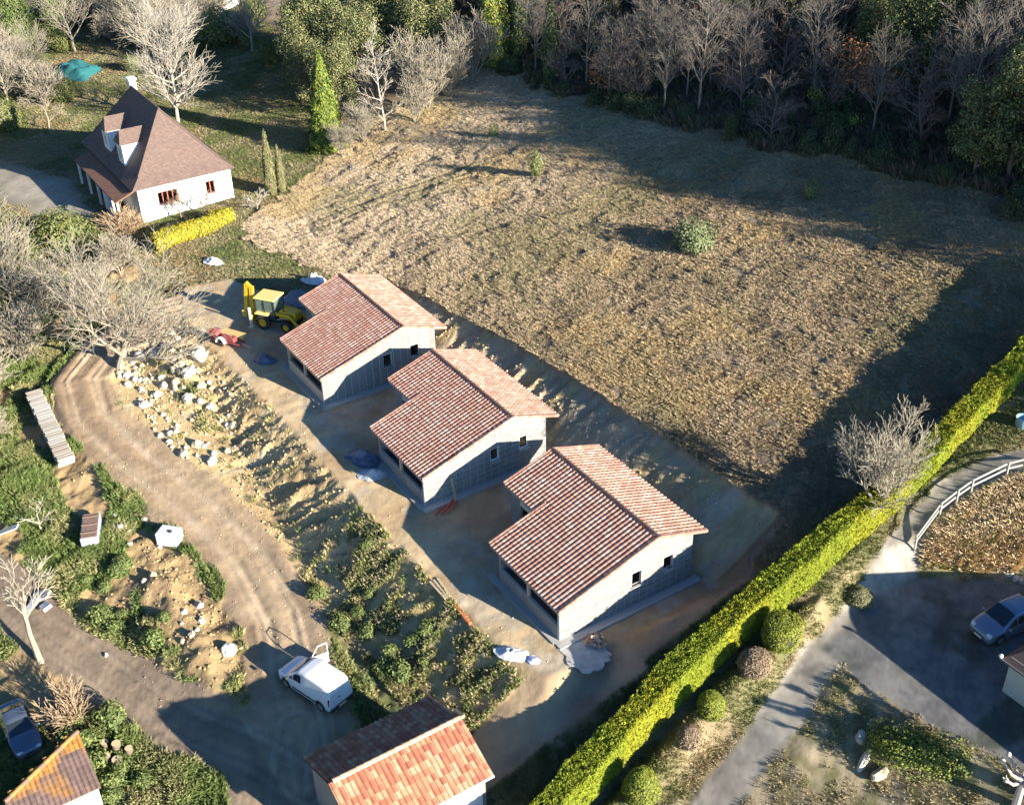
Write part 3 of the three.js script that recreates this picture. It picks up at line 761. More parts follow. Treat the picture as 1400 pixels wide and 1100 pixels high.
const fT = mulberry(501);
const dryTuft = tuftGeo(fT, 16, 0.15, 0.011, 0.24, 0.26), greenTuft = tuftGeo(fT, 16, 0.15, 0.012, 0.2, 0.16), tallTuft = tuftGeo(fT, 22, 0.75, 0.016, 0.24, 0.34);
const tone = (c, f, a = 0.3) => { const k = 1 - a / 2 + a * f(); return [c[0] * k, c[1] * k, c[2] * k]; };
strew('meadow_grass', 'dry straw-coloured grass covering the sloping meadow', dryTuft, 300000, [-70, 22, -52, 1], (x, z, f) => {
  if (z < woodEdge(x) - 1 + 6 * (noise(x * 0.2, z * 0.2, 5) - 0.5) || zone(x, z) !== 'meadow') return null;
  const clump = fbm(x * 0.9, z * 0.9, 3, 63) + 0.05 * Math.sin(z * 4.6 + 2 * noise(x * 0.2, z * 0.2, 4)), big = fbm(x * 0.11, z * 0.11, 3, 55), mid = fbm(x * 0.3, z * 0.3, 3, 65);
  if (clump < 0.24 + 0.14 * f()) return null;
  const rut = Math.min(...[-0.9, 0.9].map((o) => Math.abs((x + 47.5) * 0.98 + (z + 14) * 0.2 - o))), flat = z > -23 && z < -5 && rut < 0.3;
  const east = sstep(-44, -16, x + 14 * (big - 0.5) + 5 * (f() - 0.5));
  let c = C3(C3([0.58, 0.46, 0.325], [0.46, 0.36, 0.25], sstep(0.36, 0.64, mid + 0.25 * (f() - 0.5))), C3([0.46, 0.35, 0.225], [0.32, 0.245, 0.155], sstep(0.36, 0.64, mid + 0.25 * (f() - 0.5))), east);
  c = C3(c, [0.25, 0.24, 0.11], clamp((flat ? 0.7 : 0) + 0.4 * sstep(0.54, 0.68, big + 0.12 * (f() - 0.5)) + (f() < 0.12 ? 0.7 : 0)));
  c = C3(c, [0.5, 0.37, 0.19], 0.6 * sstep(0.58, 0.7, fbm(x * 0.16, z * 0.16, 2, 67)));
  return { s: 0.5 + 0.6 * f(), h: flat ? 0.2 : 0.3 + 1.7 * clump * clump, c: tone(c, f, 0.5) };
}, 601);
strew('bank_grass', 'rough green grass and weeds on the bank between the tracks', greenTuft, 52000, [-60, 12, 17, 44], (x, z, f) => {
  if (zone(x, z) !== 'bank') return null;
  const n2 = fbm(x * 1.4, z * 1.4, 3, 44), d = Math.max(Math.exp(-(((x + 8) / 9) ** 2) - (((z - 23.6) / 2.1) ** 2)) * 1.25, Math.exp(-(((x + 24) / 5) ** 2) - (((z - 25.5) / 1.6) ** 2)) * 1.2, sstep(0.56, 0.66, fbm(x * 0.25, z * 0.25, 3, 53)) * 0.8);
  if (d + 0.5 * (n2 - 0.5) > 0.42) return null;
  const c = C3([0.13, 0.18, 0.045], [0.3, 0.28, 0.12], sstep(0.45, 0.7, fbm(x * 0.4, z * 0.4, 3, 69) + 0.2 * (f() - 0.5)));
  return { s: 0.7 + 0.9 * f(), h: 0.7 + 0.9 * noise(x * 0.8, z * 0.8, 8), c: tone(c, f, 0.5) };
}, 602);
strew('embankment_weeds', 'green and yellowing weeds growing on the embankment below the houses', tallTuft, 5200, [-36, 12, 10.5, 18], (x, z, f) => {
  if (zone(x, z) !== 'slope') return null;
  const want = sstep(-7, -1, x + 6 * (fbm(x * 0.3, z * 0.3, 2, 71) - 0.5)) * 0.9 + 0.3 * sstep(-20, -26, x) * sstep(13.5, 15.5, z) * sstep(0.5, 0.65, noise(x * 0.6, z * 0.6, 6)) + 0.008;
  if (f() > want * sstep(0.38, 0.55, fbm(x * 0.8, z * 0.8, 3, 73))) return null;
  let c = C3([0.14, 0.17, 0.055], [0.34, 0.31, 0.12], sstep(0.45, 0.65, fbm(x * 0.35, z * 0.35, 3, 75) + 0.3 * (f() - 0.5)));
  if (f() < 0.3) c = [0.42, 0.34, 0.2];
  return { s: 0.22 + 0.3 * f(), c: tone(c.map((v) => v * 1.15), f, 0.5) };
}, 603);
strew('verge_grass', 'thin winter grass on the verge along the lane', greenTuft, 36000, [12, 40, -40, 20], (x, z, f) => {
  const zn = zone(x, z);
  if (zn !== 'verge' || (x > 22 && f() < 0.72) || fbm(x * 0.7, z * 0.7, 3, 77) < 0.3 + 0.1 * f()) return null;
  const c = C3([0.15, 0.17, 0.05], [0.36, 0.28, 0.14], sstep(0.42, 0.62, fbm(x * 0.22, z * 0.22, 3, 79) + 0.2 * (f() - 0.5)));
  return { s: 0.5 + 0.6 * f(), h: 0.7, c: tone(c, f, 0.4) };
}, 604);
strew('garden_grass', 'short lawn grass around the white house', greenTuft, 60000, [-150, -33, -40, 34], (x, z, f) => {
  if (zone(x, z) !== 'garden') return null;
  const n = fbm(x * 0.13, z * 0.13, 3, 57);
  const c = C3(C3([0.14, 0.16, 0.05], [0.28, 0.25, 0.13], sstep(0.42, 0.6, fbm(x * 0.3, z * 0.3, 3, 81))), [0.27, 0.19, 0.1], 0.7 * sstep(0.57, 0.66, n));
  return { s: 0.7 + 0.7 * f(), h: 0.6, c: tone(c, f, 0.4) };
}, 605);
console.log('cover done');
// ---------------------------------------------------------------- single trees and shrubs one can point at
const R4 = (a, b, c) => [{ seg: 6 }, a, b, c];
// broad pale bare tree above the track
put(bareTree('bare_tree', 'broad pale leafless tree with many limbs at the bend of the dirt track', BARK.pale, 3101, { trunk: 0.42, r: 0.36, up: 0.05, wob: 0.4, rmin: 0.014, lean: 0.12, levels: [{ seg: 5 }, { n: 11, len: 7.4, ang: 0.95, seg: 5, from: 0.25, up: 0.1, short: 0.2 }, { n: 8, len: 3.9, ang: 0.75, seg: 4, from: 0.2 }, { n: 7, len: 1.9, ang: 0.65, seg: 3, from: 0.2 }, { n: 4, len: 0.9, ang: 0.6, seg: 2 }] }, 11), -36.3, 18.5, 1.2);
// white-stemmed tree behind the white house
put(bareTree('bare_tree', 'tall white-stemmed leafless tree rising behind the white house', BARK.birch, 3102, { trunk: 0.9, r: 0.2, up: 0.1, wob: 0.2, rmin: 0.013, levels: [{ seg: 6 }, { n: 30, len: 6.2, ang: 1.05, seg: 4, from: 0.16, short: 0.55, up: 0.12 }, { n: 10, len: 2.6, ang: 0.6, seg: 3 }, { n: 5, len: 1.2, ang: 0.6, seg: 2 }] }, 13), -88.7, -5.5, 0.4, [1.15, 1, 1.15]);
put(bareTree('bare_tree', 'small leafless tree alone on the lawn beside the house shadow', BARK.pale, 3103, { trunk: 0.5, r: 0.13, up: 0.06, rmin: 0.018, levels: [{ seg: 4 }, { n: 7, len: 3.2, ang: 0.8, seg: 3, from: 0.4 }, { n: 6, len: 1.8, ang: 0.6, seg: 3 }, { n: 4, len: 0.9, ang: 0.6, seg: 2 }] }, 7), -98.8, 7.7, 2);
const fruit = put(bareTree('fruit_tree', 'small pruned fruit tree against the white house wall', BARK.brown, 3104, { trunk: 0.5, r: 0.13, up: 0.1, rmin: 0.026, wob: 0.5, levels: [{ seg: 4 }, { n: 6, len: 1.6, ang: 0.8, seg: 3, from: 0.5 }, { n: 4, len: 0.9, ang: 0.6, seg: 3 }, { n: 3, len: 0.45, ang: 0.6, seg: 2 }] }, 3.6, 'pruned fruit trees along the white house'), -60.4, 4.2, 0);
again(fruit, -60.2, 1.5, 2.1, 0.95);
put(bareTree('fruit_tree', 'whitish pollarded fruit tree beside the two thin cypresses', BARK.birch, 3105, { trunk: 0.45, r: 0.12, up: 0.06, rmin: 0.02, wob: 0.5, levels: [{ seg: 4 }, { n: 7, len: 1.7, ang: 1.0, seg: 3, from: 0.5 }, { n: 4, len: 0.9, ang: 0.7, seg: 3 }, { n: 3, len: 0.4, ang: 0.6, seg: 2 }] }, 3.2), -57.9, -2.9, 1);
put(bareTree('shrub', 'reddish bare twiggy shrub at the corner of the white house', BARK.tan, 3106, { trunk: 0.3, stems: 7, r: 0.16, up: 0.1, rmin: 0.016, levels: [{ seg: 3 }, { n: 9, len: 1.9, ang: 0.6, seg: 3, from: 0.1 }, { n: 6, len: 1.2, ang: 0.5, seg: 2 }, { n: 3, len: 0.6, ang: 0.5, seg: 2 }] }, 4.4), -60.9, 9.8, 0, [1.5, 1, 1.5]);
conifer('conifer', 'bright green pointed conifer at the corner of the meadow', 3201, { h: 11, r: 2.5, leaves: 9000, size: 0.24, cols: [[0.1, 0.15, 0.014], [0.14, 0.18, 0.015], [0.06, 0.09, 0.012], [0.18, 0.21, 0.025]], lob: 0.7, pow: 0.75 });
put(scene.children[scene.children.length - 1], -66.5, -15.3);
const cyp = conifer('cypress', 'slender brownish cypress at the garden corner, taller of two', 3202, { h: 7.2, r: 0.75, leaves: 3000, size: 0.2, cols: [[0.1, 0.12, 0.04], [0.16, 0.15, 0.06], [0.2, 0.16, 0.08]], shape: (e) => Math.min(1, 0.55 + e * 2.5) * (1 - e) ** 0.55, droop: -0.2 });
put(cyp, -60.1, -5.6, 0, [1, 1, 1]);
again(cyp, -59.9, -6.7, 2, [0.8, 0.72, 0.8], 'slender brownish cypress at the garden corner, shorter of two');
// yellow hedge of the white house
{
  const f = mulberry(3301), H = thing('yellow_hedge', 'bright yellow-green shrub hedge along the lawn of the white house', 'hedge', [-55.6, 0, 4.6]), pos = [];
  for (let i = 0; i < 14000; i++) { const t = f(), a = f() * 6.283, r = Math.sqrt(mix(0.3, 1, f())) * (0.45 + 0.9 * fbm(t * 7, a * 0.8, 3, 2)), x = mix(1.2, -1.0, t) + Math.cos(a) * 1.0 * r, z = mix(4.2, -4.2, t), y = Math.max(0.05, 0.9 + Math.sin(a) * 1.0 * r); leaf(pos, null, f, V(x, y, z + (f() - 0.5) * 0.8), V(Math.cos(a), Math.sin(a), 0), 0.11); }
  mesh('foliage', leafGeo(pos, [[0.36, 0.29, 0.01], [0.26, 0.24, 0.015], [0.19, 0.2, 0.015], [0.4, 0.33, 0.02]], f), leafMat, H);
  mesh('stem', triGeo((() => { const w = []; for (let i = 0; i < 9; i++) tubeSeg(w, V(mix(1.2, -1, i / 8), -0.2, mix(4.2, -4.2, i / 8)), V(mix(1.2, -1, i / 8), 1, mix(4.2, -4.2, i / 8)), 0.05, 0.03, 5); return w; })()), BARK.brown, H);
  H.position.y = ground(-55.6, 4.6);
}
// hedgerow along the left edge of the meadow
const paleBush = put(bareTree('bare_bush', 'pale many-stemmed leafless bush on the meadow edge', BARK.pale, 3401, { trunk: 0.75, stems: 9, r: 0.2, up: 0.08, rmin: 0.02, wob: 0.3, levels: [{ seg: 4 }, { n: 8, len: 2.6, ang: 0.55, seg: 3, from: 0.25 }, { n: 6, len: 1.4, ang: 0.5, seg: 2 }, { n: 3, len: 0.7, ang: 0.5, seg: 2 }] }, 6.5, 'pale bushes on the meadow edge'), -65.2, -27.5, 0, 1.1);
for (const [x, z, s, t] of [[-66.5, -31, 1.15, 1], [-63.6, -25, 0.9, 2], [-68, -35.5, 1.2, 3], [-70, -29, 1.2, 4], [-63.8, -18.5, 0.75, 5], [-62.4, -15.2, 0.62, 6], [-72, -24, 1.0, 0.5]]) again(paleBush, x, z, t, s);
put(bareTree('bare_tree', 'slim whitish leafless tree on the meadow edge, beside the bright conifer', BARK.birch, 3402, { trunk: 0.92, r: 0.14, up: 0.08, rmin: 0.02, wob: 0.18, levels: [{ seg: 6 }, { n: 20, len: 2.8, ang: 1.0, seg: 3, from: 0.15, short: 0.5 }, { n: 5, len: 1.3, ang: 0.6, seg: 2 }, { n: 3, len: 0.7, ang: 0.6, seg: 2 }] }, 11.5), -64.2, -21.4, 0);
const pine = leafyTree('evergreen_tree', 'olive-green loose evergreen tree between the garden and the meadow', 3403, { h: 11, r: 4.2, leaves: 15000, clump: 1.05, size: 0.12, limbs: 18, cols: [[0.1, 0.12, 0.04], [0.16, 0.17, 0.06], [0.22, 0.21, 0.09], [0.08, 0.1, 0.04]] }, 'olive-green evergreens behind the bright conifer');
put(pine, -82, -20, 0, 1);
for (const [x, z, s, t] of [[-78, -25, 1.05, 1], [-86, -24, 1.2, 2], [-74, -20.5, 0.9, 3], [-92, -27, 1.25, 4], [-83, -31, 1.2, 5], [-76, -33, 1.1, 6]]) again(pine, x, z, t, s);
// far left garden
const darkPine = conifer('evergreen_tree', 'dark green dense evergreen standing behind the turquoise tarpaulin', 3404, { h: 12, r: 4.2, leaves: 16000, size: 0.19, core: 0.15, cols: [[0.05, 0.08, 0.022], [0.08, 0.12, 0.028], [0.13, 0.16, 0.04]], pow: 0.55, lob: 0.6 }, 'dark evergreens beyond the garden');
put(darkPine, -136, 2, 0);
for (const [x, z, s, t] of [[-142, -6, 1.1, 1], [-134, 9, 1.0, 2], [-150, 4, 1.2, 3], [-140, 14, 0.9, 4], [-156, -14, 1.2, 5]]) again(darkPine, x, z, t, s);
const gardenBare = put(bareTree('bare_tree', 'pale leafless tree in the gardens around the white house', BARK.pale, 3405, { trunk: 0.6, r: 0.2, up: 0.08, rmin: 0.013, levels: [{ seg: 5 }, { n: 15, len: 4.6, ang: 0.85, seg: 4, from: 0.25 }, { n: 9, len: 2.4, ang: 0.65, seg: 3 }, { n: 5, len: 1.2, ang: 0.6, seg: 2 }] }, 11, 'pale leafless garden trees'), -112, 13, 0);
for (const [x, z, s, t] of [[-106, 17.5, 1.0, 1], [-100, 21, 1.05, 2], [-118, 17, 1.1, 3], [-121, -14, 1.2, 4], [-128, -20, 1.1, 5], [-115, -19, 0.9, 0.7], [-133, -12, 1.1, 2.2], [-92, 22, 0.9, 3.3], [-125, -30, 1.0, 4.1]]) again(gardenBare, x, z, t, s);
const roundBush = thing('green_shrub', 'round leafy green shrub in the gardens around the white house', 'shrub', [0, 0, 0], 0, 'leafy green garden shrubs');
mesh('foliage', shrubGeo(mulberry(3406), 2.2, 2.4, 2.2, 7000, 0.1, [[0.09, 0.13, 0.03], [0.15, 0.17, 0.045], [0.2, 0.19, 0.07]], 9, 0.2), leafMat, roundBush);
put(roundBush, -108, 3, 0);
for (const [x, z, s, t] of [[-104, 19, 1.3, 1], [-93, 18.5, 1.2, 2], [-86, 20, 1.2, 3], [-112, -16, 1.1, 2], [-128, -26, 1.1, 4], [-98, -22, 1.0, 5]]) again(roundBush, x, z, t, s);
// left foreground bushes
const tangle = put(bareTree('bare_bush', 'tangled leafless bush on the bank beyond the timber stack', BARK.pale, 3407, { trunk: 0.6, stems: 8, r: 0.18, up: 0.05, rmin: 0.018, wob: 0.4, levels: [{ seg: 4 }, { n: 8, len: 2.2, ang: 0.7, seg: 3, from: 0.2 }, { n: 6, len: 1.2, ang: 0.6, seg: 2 }, { n: 3, len: 0.6, ang: 0.5, seg: 2 }] }, 5, 'tangled bushes on the left bank'), -40, 28.5, 0, 1.2);
for (const [x, z, s, t] of [[-44, 24.5, 1.3, 1], [-50, 21, 1.3, 2], [-34, 30, 1.0, 3], [-47, 17, 1.1, 4], [-53, 13, 1.0, 5], [-46.5, 29, 1.2, 0.3], [-56, 26, 1.3, 2.2]]) again(tangle, x, z, t, s);
put(bareTree('bare_tree', 'small whitish dead tree on the grass bank', BARK.birch, 3408, { trunk: 0.75, r: 0.09, up: 0.02, rmin: 0.02, wob: 0.5, lean: 0.5, levels: [{ seg: 5 }, { n: 7, len: 1.5, ang: 0.9, seg: 3, from: 0.4 }, { n: 4, len: 0.7, ang: 0.6, seg: 2 }] }, 4), -21.5, 29.2, 0.5);
put(bareTree('bare_tree', 'leaning pale tree stem beside the lower track', BARK.pale, 3409, { trunk: 1.0, r: 0.24, up: -0.02, rmin: 0.03, wob: 0.25, lean: 0.75, levels: [{ seg: 5 }, { n: 7, len: 2.4, ang: 0.7, seg: 3, from: 0.5 }, { n: 6, len: 1.4, ang: 0.6, seg: 3 }, { n: 4, len: 0.7, ang: 0.6, seg: 2 }] }, 5.4), -8.6, 32.6, 3.4);
put(bareTree('bare_bush', 'tan broom-like bare bush beside the parked blue car', BARK.tan, 3410, { trunk: 0.7, stems: 10, r: 0.14, up: 0.03, rmin: 0.014, wob: 0.25, levels: [{ seg: 3 }, { n: 9, len: 1.5, ang: 0.45, seg: 3, from: 0.15 }, { n: 4, len: 0.7, ang: 0.4, seg: 2 }] }, 3), -3.0, 32.2, 0, [1.25, 1, 1.25]);
const holm = thing('leafy_bush', 'dark green leafy bush on the bank at the left', 'shrub', [0, 0, 0], 0, 'dark leafy bushes on the left bank');
mesh('foliage', shrubGeo(mulberry(3411), 2.4, 2.2, 2.4, 6500, 0.09, [[0.05, 0.1, 0.025], [0.08, 0.13, 0.03], [0.1, 0.16, 0.05]]), leafMat, holm);
put(holm, -26, 32.5, 0, 0.9);
for (const [x, z, s, t] of [[-30.5, 32.5, 0.8, 1], [-22, 33.5, 0.7, 2], [-34.5, 34, 0.8, 4], [-48, 33, 1.0, 2.7]]) again(holm, x, z, t, s);
const lowWeed = thing('weed_clump', 'low green weed clump on the bank between the two tracks', 'plant', [0, 0, 0], 0, 'weed clumps on the banks');
mesh('foliage', shrubGeo(mulberry(3412), 0.9, 0.75, 0.9, 700, 0.1, [[0.1, 0.14, 0.035], [0.16, 0.19, 0.05], [0.08, 0.11, 0.03]]), leafMat, lowWeed);
put(lowWeed, -6, 26.2, 0, 1);
{
  const f = mulberry(3413);
  for (let i = 0; i < 15; i++) { const x = mix(-19, 3, f()), z = 25 + 3 * f() - 0.1 * (x + 8); if (zone(x, z) === 'bank' && Math.hypot(x + 18.2, z - 26.4) > 3) again(lowWeed, x, z, f() * 6, 0.5 + 0.5 * f()); }
  for (let i = 0; i < 13; i++) { const x = mix(-5, 10, f()), z = mix(12, 16.5, f()); if (zone(x, z) === 'slope') again(lowWeed, x, z, f() * 6, 0.5 + 0.6 * f(), 'low green weed clump on the slope below the houses'); }
  for (let i = 0; i < 14; i++) { const x = mix(-6, 4, f()), z = mix(29.5, 33, f()); if (zone(x, z) === 'bank') again(lowWeed, x, z, f() * 6, 0.6 + 0.7 * f(), 'low green weed clump beside the lower track'); }
}
// meadow
const broom = thing('round_bush', 'round grey-green bush alone in the middle of the meadow', 'bush', [0, 0, 0]);
mesh('foliage', shrubGeo(mulberry(3501), 1.9, 1.75, 1.9, 4500, 0.11, [[0.14, 0.17, 0.07], [0.22, 0.24, 0.12], [0.09, 0.12, 0.05]]), leafMat, broom);
put(broom, -15.6, -24.9, 0);
const sapling = thing('meadow_shrub', 'small thin green shrub near the top of the meadow', 'shrub', [0, 0, 0]);
mesh('foliage', shrubGeo(mulberry(3502), 0.9, 2.0, 0.9, 1100, 0.1, [[0.13, 0.16, 0.05], [0.2, 0.2, 0.08]]), leafMat, sapling);
put(sapling, -38, -24.3, 0);
again(sapling, -51, -27.5, 1, 0.6, 'tiny green shrub high on the meadow by the wheel tracks');
again(sapling, -13.6, -35.9, 2, [0.9, 0.7, 0.9], 'small yellow-green shrub in the shade below the wood');
put(bareTree('bare_tree', 'fine-branched leafless tree growing through the clipped hedge', BARK.pale, 3503, { trunk: 0.4, r: 0.17, up: 0.08, rmin: 0.012, wob: 0.3, levels: [{ seg: 4 }, { n: 14, len: 3.3, ang: 0.75, seg: 4, from: 0.35, short: 0.1 }, { n: 8, len: 1.9, ang: 0.6, seg: 3, from: 0.2 }, { n: 6, len: 1.0, ang: 0.55, seg: 3 }, { n: 3, len: 0.5, ang: 0.5, seg: 2 }] }, 7.2), 16.5, -12.2, 0.4, [1, 1.15, 1]);
const scrub = put(bareTree('bare_bush', 'pale dense leafless scrub in the gardens beyond the white house', BARK.pale, 3415, { trunk: 0.55, stems: 8, r: 0.2, up: 0.06, rmin: 0.018, wob: 0.35, levels: [{ seg: 4 }, { n: 8, len: 2.4, ang: 0.7, seg: 3, from: 0.15 }, { n: 6, len: 1.3, ang: 0.55, seg: 2 }, { n: 4, len: 0.7, ang: 0.5, seg: 2 }] }, 5.5, 'pale scrub in the far gardens'), -112, 15, 0);
{
  const f = mulberry(3601);
  for (let i = 0; i < 34; i++) { const left = i < 20, x = left ? mix(-136, -100, f()) : mix(-140, -108, f()), z = left ? 5 + 0.28 * (-100 - x) * 0 + 16 * f() : mix(-24, -9, f()); if (Math.hypot(x + 118.5, z + 1.5) > 7) again(scrub, x, z, f() * 6, 0.8 + 0.6 * f()); }
}
{
  const f = mulberry(3600), GARDEN_TREES = [[-140, 9], [-133, 6], [-126, 12], [-117, 8], [-122, 18], [-112, 21], [-103, 12], [-128, -4], [-137, -14], [-116, -14], [-122, -22], [-109, -14], [-127, 8], [-120.5, 4.1], [-110.7, 9.5], [-131, -10.8], [-125.9, -13], [-123.9, -16.3], [-114, -10], [-111.6, -20], [-119, -26.6], [-104.4, -22], [-98, 16], [-88, 20], [-66.8, 19.5], [-63, 18], [-60, 16], [-57.5, 22.6], [-50.8, 23.5], [-138, 20], [-106, 25], [-96, 27], [-84, 26], [-75, 25]];
  for (const [x, z] of GARDEN_TREES) { const k = f(); if (k < 0.6) again(gardenBare, x, z, f() * 6, 0.75 + 0.35 * f()); else again(roundBush, x, z, f() * 6, 1.0 + 0.6 * f()); again(roundBush, x + 2.5 - 5 * f(), z + 2.5 - 5 * f(), f() * 6, 0.6 + 0.6 * f()); }
}
console.log('trees done');
// ---------------------------------------------------------------- the wood beyond the meadow
const W1 = 'tall grey leafless trees of the wood';
const woodA = bareTree('wood_tree', 'tall grey leafless tree in the wood beyond the meadow', BARK.grey, 4101, { trunk: 0.92, r: 0.15, up: 0.07, rmin: 0.014, wob: 0.22, levels: [{ seg: 6 }, { n: 18, len: 3.4, ang: 0.85, seg: 3, from: 0.3, short: 0.4 }, { n: 8, len: 1.7, ang: 0.6, seg: 2 }, { n: 4, len: 0.9, ang: 0.6, seg: 2 }] }, 11.5, W1);
const woodB = bareTree('wood_tree', 'mauve-brown twiggy leafless tree in the wood beyond the meadow', BARK.mauve, 4102, { trunk: 0.8, r: 0.13, up: 0.06, rmin: 0.013, wob: 0.35, levels: [{ seg: 5 }, { n: 16, len: 3.0, ang: 0.9, seg: 3, from: 0.15, short: 0.35 }, { n: 10, len: 1.6, ang: 0.65, seg: 2 }, { n: 5, len: 0.8, ang: 0.6, seg: 2 }] }, 8.5, 'twiggy brown trees of the wood');
const woodC = leafyTree('wood_tree', 'tree with rusty dead leaves still on it in the wood', 4103, { h: 8, r: 2.6, leaves: 900, clump: 0.7, size: 0.14, limbs: 10, bark: BARK.grey, cols: [[0.34, 0.15, 0.06], [0.28, 0.12, 0.06], [0.4, 0.2, 0.09]] }, 'rusty-leaved trees of the wood');
const woodD = leafyTree('wood_tree', 'green-crowned evergreen oak in the wood beyond the meadow', 4104, { h: 10, r: 3.0, leaves: 9000, clump: 0.9, size: 0.12, limbs: 16, from: 0.2, cols: [[0.07, 0.09, 0.03], [0.12, 0.14, 0.045], [0.17, 0.18, 0.065]] }, 'evergreen oaks of the wood');
const woodE = conifer('wood_tree', 'ivy-covered green stem in the wood beyond the meadow', 4105, { h: 9, r: 1.4, leaves: 2600, size: 0.17, cols: [[0.06, 0.085, 0.025], [0.1, 0.12, 0.035]], shape: (e) => Math.min(1, 0.6 + e) * (1 - e) ** 0.35, droop: 0, lob: 0.5 }, 'ivy-covered stems of the wood');
const woodF = thing('undergrowth_bush', 'dark low bush at the foot of the wood', 'shrub', [0, 0, 0], 0, 'undergrowth bushes of the wood');
mesh('foliage', shrubGeo(mulberry(4106), 1.5, 1.7, 1.5, 2600, 0.085, [[0.05, 0.07, 0.025], [0.09, 0.11, 0.035], [0.06, 0.06, 0.03]], 8, 0.3), leafMat, woodF);
const woodG = bareTree('wood_tree', 'whitish slim birch in the wood beyond the meadow', BARK.birch, 4107, { trunk: 0.95, r: 0.11, up: 0.06, rmin: 0.02, wob: 0.16, levels: [{ seg: 6 }, { n: 13, len: 2.4, ang: 0.9, seg: 3, from: 0.35, short: 0.45 }, { n: 6, len: 1.2, ang: 0.6, seg: 2 }, { n: 3, len: 0.6, ang: 0.6, seg: 2 }] }, 11, 'slim birches of the wood');
const woodH = thing('yellow_bush', 'yellow-leaved bush shining inside the dark wood', 'shrub', [0, 0, 0], 0, 'yellow bushes in the wood');
mesh('foliage', shrubGeo(mulberry(4108), 1.3, 1.5, 1.3, 420, 0.12, [[0.4, 0.36, 0.04], [0.28, 0.3, 0.05]], 6, 0.2), leafMat, woodH);
{
  const f = mulberry(4200), first = new Set();
  const edge = woodEdge;
  const place = (t, x, z, s) => { if (first.has(t)) again(t, x, z, f() * 6.28, s); else { first.add(t); put(t, x, z, f() * 6.28, s); } };
  const pts = [];
  const far = (x, z, d) => pts.every(([a, b]) => (a - x) ** 2 + (b - z) ** 2 > d * d);
  const kinds = [[woodA, 0.3], [woodB, 0.27], [woodC, 0.05], [woodD, 0.2], [woodE, 0.12], [woodG, 0.06]];
  let n = 0;
  for (let k = 0; k < 9000 && n < 300; k++) {
    const x = mix(-100, 34, f()), deep = 40 * f() ** 1.35, z = edge(x) - deep;
    if (!far(x, z, 2.15)) continue;
    // keep what this view can see, and the row outside it that shades the meadow's end
    if (x > 8 && (deep > 34 || f() < 0.25)) continue;
    pts.push([x, z]); n++;
    let u = f(), t = woodA;
    for (const [q, w] of kinds) { if (u < w) { t = q; break; } u -= w; }
    if (x < -8 && deep < 9 && (t === woodD || (t === woodE && f() < 0.6))) t = f() < 0.5 ? woodB : woodA;
    if (x > -6 && f() < 0.5) t = woodD;
    place(t, x, z, (x > -4 ? 1.05 : deep < 8 ? 0.65 : 0.85) + 0.4 * f());
  }
  for (let k = 0; k < 110; k++) { const x = mix(-68, 14, f()), z = edge(x) + 1.6 - 12 * f() ** 1.5; place(woodF, x, z, [0.5 + 0.7 * f(), 0.3 + 0.8 * f(), 0.5 + 0.7 * f()]); }
  for (const [x, z, s] of [[-26.5, -49.5, 1.0], [-19.5, -47, 0.9], [-15, -48.5, 0.5]]) place(woodH, x, z, s);
  const y1 = conifer('yellow_conifer', 'yellow-green tall evergreen at the corner of the wood', 4109, { h: 12, r: 2.6, leaves: 7000, size: 0.24, cols: [[0.16, 0.19, 0.03], [0.26, 0.27, 0.04], [0.1, 0.14, 0.03]], pow: 0.5, lob: 0.7 });
  put(y1, -69.5, -39.5, 0, 1);
  again(y1, -69.5, -46.5, 2, [1.1, 0.95, 1.1], 'green tall evergreen behind the white birch stem');
  const b1 = copyOf(woodG, [-68, ground(-68, -42.6), -42.6], 1, 'white birch stem between two tall evergreens', 1.15);
  b1.userData.group = undefined; delete b1.userData.group;
}
stuff(tag(strew('undergrowth', 'dark brambles and dead bracken on the floor of the wood', tallTuft, 34000, [-100, 30, -90, -37], (x, z, f) => {
  if (z > woodEdge(x) + 2.5 - 4 * noise(x * 0.3, 2, 4)) return null;
  const c = C3([0.08, 0.065, 0.045], [0.17, 0.125, 0.085], f());
  return { s: 0.7 + 1.1 * f(), h: 1.1, c: f() < 0.18 ? [0.07, 0.09, 0.03] : c };
}, 606), 'dark brambles and dead bracken on the floor of the wood', 'undergrowth'));
console.log('forest done');
